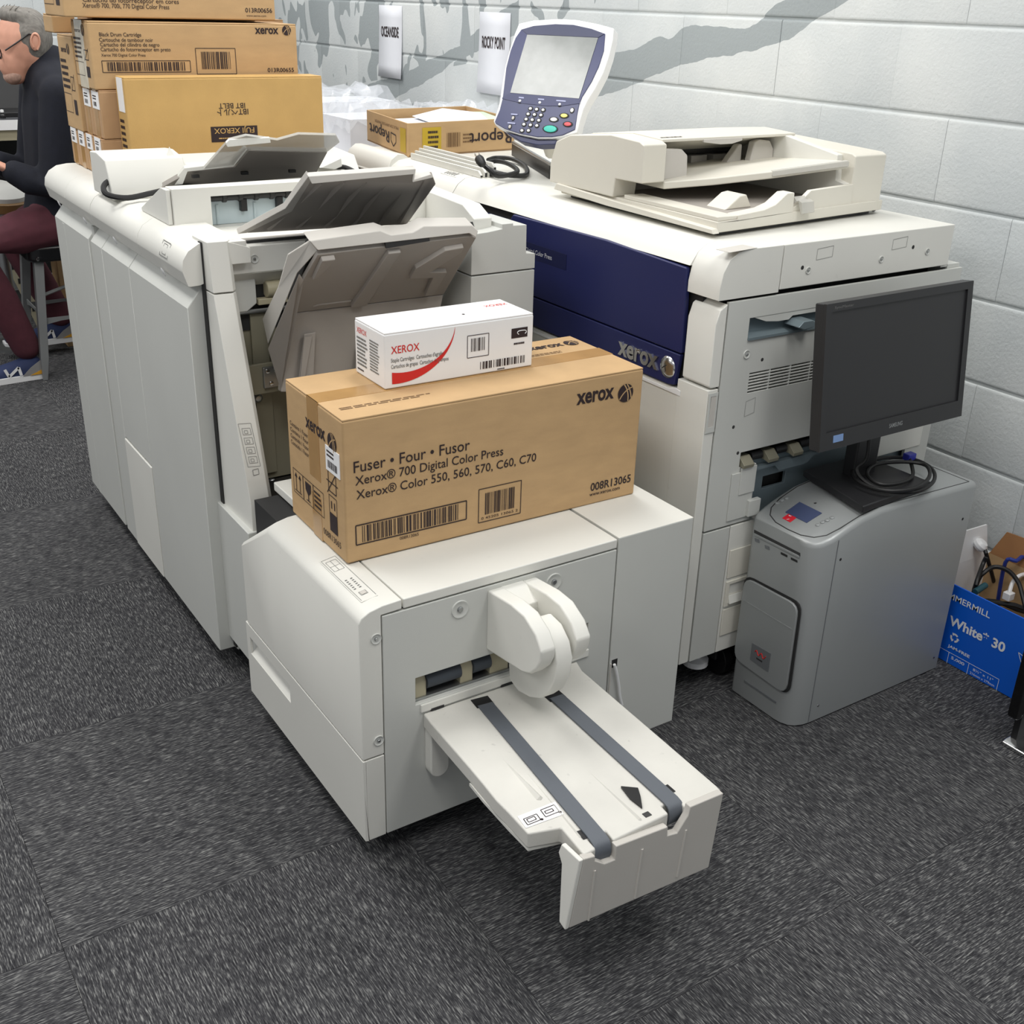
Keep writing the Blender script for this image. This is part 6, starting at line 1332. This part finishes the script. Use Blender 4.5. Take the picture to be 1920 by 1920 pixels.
MB().cyl((cx,5.16,0.02), (cx,5.16,cz-0.06), 0.025, 14).build('column', M['steel'], gs); MB().lathe([(0.13,0.0),(0.13,0.012),(0.05,0.03),(0.03,0.04)], (cx,5.16,0.0), FZ, 26).build('foot_plate', M['steel'], gs)

# ================================================================== things on and behind the press
DZ = 1.0268
# open carton lid used as a tray, printed Report upside down
rb = thing('carton_tray', (1.77, 3.15, DZ), 'open shallow brown carton printed Report upside down on the press', 'box')
hb = 0.092; zb = 1.0275
NL, NR, BR2, BL2 = Vector((1.575,2.945,zb)), Vector((1.968,2.985,zb)), Vector((2.035,3.385,zb)), Vector((1.645,3.345,zb))
def wall4(a, b, nm, m=M['card']):
    n = (b-a).cross(FZ) if False else Vector(((b-a).y, -(b-a).x, 0)).normalized()
    return MB().slab([a, b, b+Vector((0,0,hb)), a+Vector((0,0,hb))], -n*0.005).build(nm, m, rb, bevel=0.001)
wf = wall4(NL, NR, 'front_wall'); wall4(NR, BR2, 'right_wall'); wall4(BR2, BL2, 'back_wall'); wl_ = wall4(BL2, NL, 'left_wall')
MB().slab([NL, NR, BR2, BL2], (0,0,0.004)).build('bottom', M['carddk'], rb)
def fw(u, v, d=0.0012): n = Vector(((NR-NL).y, -(NR-NL).x, 0)).normalized(); return NL+(NR-NL)*u+Vector((0,0,hb*v))+n*d
def lw(u, v, d=0.0012): n = Vector(((NL-BL2).y, -(NL-BL2).x, 0)).normalized(); return BL2+(NL-BL2)*u+Vector((0,0,hb*v))+n*d
k = Ink(); text(k, 'Report', fw(0.97,0.60), fw(0.56,0.60), DN, h=0.034, bold=0.012); k.build('front_print', M['ink'], rb, smooth=0)
k = Ink(); text(k, 'Report', lw(0.58,0.56), lw(0.08,0.62), DN, h=0.032, bold=0.012); k.build('side_print', M['ink'], rb, smooth=0)
k = Ink(); p = [lw(0.62,0.56),lw(0.74,0.52),lw(0.74,0.30),lw(0.68,0.16),lw(0.62,0.32)]; k.outline(p, 0.0035, (p[1]-p[0]).cross(Vector(FZ))); k.build('side_logo', M['ink'], rb, smooth=0)
k = Ink(); text(k, 'MULTIPURPOSE PAPER', lw(0.80,0.80), lw(0.22,0.80), DN, h=0.008); k.build('side_caption', M['inkfade'], rb, smooth=0)
MB().quad(lw(0.84,0.10,0.0008), lw(0.97,0.10,0.0008), lw(0.97,0.82,0.0008), lw(0.84,0.82,0.0008)).build('yellow_patch', M['yellow'], rb, smooth=0)
MB().quad(fw(0.13,0.05,0.0008), fw(0.30,0.05,0.0008), fw(0.30,0.85,0.0008), fw(0.13,0.85,0.0008)).build('yellow_patch', M['yellow'], rb, smooth=0)
k = Ink(); scribble(k, fw(0.18,0.18), (NR-NL).normalized(), FZ, 0.04, 0.055, 4, seed=11); k.build('patch_print', M['ink'], rb, smooth=0)
k = Ink(); barcode(k, fw(0.35,0.22), (NR-NL).normalized(), FZ, 0.05, 0.04, n=14, seed=21); k.build('barcode', M['inkfade'], rb, smooth=0)
k = Ink(); scribble(k, fw(0.50,0.30), (NR-NL).normalized(), FZ, 0.035, 0.03, 3, seed=12); k.build('small_print', M['inkfade'], rb, smooth=0)
def sheet(name, label, pts, group, m=None):
    t = thing(name, sum((Vector(p) for p in pts), Vector())/len(pts), label, 'paper', group); MB().slab(pts, (0,0,0.0012)).build('sheet', m or M['paper'], t, smooth=0); return t
zp = zb+0.07
sheet('paper_sheet', 'white sheet lying flat in the open Report carton', [(1.60,2.97,zp),(1.83,3.00,zp+0.004),(1.86,3.20,zp+0.006),(1.64,3.24,zp+0.002)], 'papers in the Report carton')
t = sheet('paper_sheet', 'crumpled white printed sheet sticking up from the Report carton', [(1.72,3.05,zp+0.006),(1.90,3.02,zp+0.010),(1.95,3.16,zp+0.022),(1.86,3.24,zp+0.030),(1.74,3.22,zp+0.012)], 'papers in the Report carton')
sheet('green_sheet', 'pale green slip at the right in the Report carton', [(1.90,3.06,zp+0.012),(1.96,3.05,zp+0.014),(2.0,3.22,zp+0.018),(1.93,3.24,zp+0.018)], 'papers in the Report carton', mat('pale_green_paper', srgb(196,222,190), 0.8))
st_ = thing('paper_bed', (1.77,3.15,zb+0.005), 'stack of white paper filling the bottom of the Report carton', 'paper stack')
MB().slab([NL+Vector((0.02,0.02,0.005)), NR+Vector((-0.03,0.02,0.005)), BR2+Vector((-0.035,-0.03,0.005)), BL2+Vector((0.02,-0.03,0.005))], (0,0,0.06)).build('sheets', M['paper'], st_, smooth=0)
# pile of white slats at the front of the deck
def slat(k, lab):
    o = 0.0135*k; a = Vector((1.566+o, 2.91, 0)); b = Vector((1.560+o, 2.52, 0)); z0, z1 = DZ, DZ+0.017+0.0062*k
    t = thing('guide_slat', (a.x, (a.y+b.y)/2, z0), lab, 'slat', 'slats standing on the press top')
    MB().slab([(a.x,a.y,z0),(b.x,b.y,z0),(b.x,b.y,z1-0.010),(b.x-0.001,b.y+0.012,z1),(a.x,a.y,z1)], (0.0065,0,0)).build('slat_body', M['white'], t, bevel=0.0008)
    MB().slab([(b.x,b.y,z0+0.002),(b.x,b.y-0.001,z0+0.002),(b.x,b.y-0.001,z1-0.011),(b.x,b.y,z1-0.011)], (0.006,0,0)).build('slat_end', M['gap'], t)
for k_i, lab in enumerate(('white plastic slat on edge on the press, nearest the front edge', 'second white plastic slat on edge from the press front', 'third white plastic slat on edge from the press front', 'white plastic slat on edge farthest from the press front')): slat(k_i, lab)
# long black tray on edge under the console
bt = thing('paper_stacker', (1.80,2.66,DZ), 'long black paper stacker rail with silver edge under the touch console', 'rail')
MB().slab([(1.89,2.88,1.060),(1.72,2.44,1.060),(1.72,2.44,DZ),(1.89,2.88,DZ)], (0.012,0.003,0)).build('panel_body', M['black'], bt, bevel=0.001)
MB().tube([(1.896,2.88,1.062),(1.726,2.44,1.062)], 0.006, 8).build('panel_edge', M['steel'], bt)
# power cord with plug
pc = thing('mains_lead', (1.80,2.60,DZ), 'black power cord with pronged plug coiled on the press top', 'cable')
def dk_(px, py, z): q = at(px, py, z=z); return Vector((q.x, q.y, z))
zc = DZ+0.007
MB().tube([dk_(915,300,zc), dk_(930,296,zc+0.002), dk_(960,298,zc+0.004), dk_(985,312,zc), dk_(985,328,zc), dk_(950,328,zc+0.008), dk_(922,320,zc+0.010), dk_(910,308,zc+0.014), dk_(930,302,zc+0.018), dk_(955,308,zc+0.018), dk_(970,322,zc+0.012), dk_(935,330,zc+0.012), dk_(915,316,zc+0.030), dk_(900,303,zc+0.042)], 0.0062, 8, sub=5).build('cord', M['rubber'], pc)
a, b = dk_(906,310,zc+0.040), dk_(893,290,zc+0.060); d_ = (b-a).normalized()
MB().lathe([(0.006,0.0),(0.010,0.006),(0.012,0.022),(0.011,0.030),(0.0,0.031)], a, d_, 12).build('plug', M['rubber'], pc)
for s in (-0.006, 0.006): MB().slab([a+d_*0.028+Vector((s,0,0)), a+d_*0.046+Vector((s,0,0)), a+d_*0.046+Vector((s+0.0018,0,0)), a+d_*0.028+Vector((s+0.0018,0,0))], (0,0,0.005)).build('prong', M['chrome'], pc)
# wrapped reams on a table behind the press
tb = thing('side_table', (1.95,3.78,0), 'plain white table behind the press carrying wrapped paper', 'table')
MB().box(1.50, 2.40, 3.42, 4.20, 0.90, 0.93).build('table_top', M['carton'], tb, bevel=0.003)
for x in (1.53, 2.37):
    for y in (3.45, 4.17): MB().box(x-0.02, x+0.02, y-0.02, y+0.02, 0, 0.90).build('leg', M['steel'], tb)
wrap = mat('clear_plastic_wrap', srgb(225,228,232), 0.12, vary=0.04, alpha=0.30, spec=0.9)
def ream(x0, x1, y0, y1, z0, z1, lab, seed):
    t = thing('paper_ream', ((x0+x1)/2,(y0+y1)/2,z0), lab, 'paper stack', 'wrapped paper stacks behind the press')
    MB().box(x0, x1, y0, y1, z0, z1).build('sheets', M['paper'], t, smooth=0)
    rnd = random.Random(seed); mb = MB(); nx, ny = 9, 9; g = []
    for i in range(nx+1):
        for j in range(ny+1):
            u, v = i/nx, j/ny; e = min(u, 1-u, v, 1-v)
            g.append((x0-0.012+(x1-x0+0.024)*u, y0-0.012+(y1-y0+0.024)*v, z1+0.006+(rnd.uniform(0,0.05) if e > 0.05 else rnd.uniform(-0.06,-0.01))))
    mb.add(g, [(i*(ny+1)+j, (i+1)*(ny+1)+j, (i+1)*(ny+1)+j+1, i*(ny+1)+j+1) for i in range(nx) for j in range(ny)]); mb.build('plastic_wrap', wrap, t, smooth=0)
ream(1.66, 1.94, 3.50, 3.72, 0.931, 1.075, 'wrapped stack of white paper nearest the carton stack', 3)
ream(2.00, 2.28, 3.50, 3.74, 0.931, 1.06, 'wrapped stack of white paper next to the block wall', 4)
ream(1.70, 2.00, 3.83, 4.05, 0.931, 1.10, 'taller wrapped stack of white paper at the back of the table', 6)
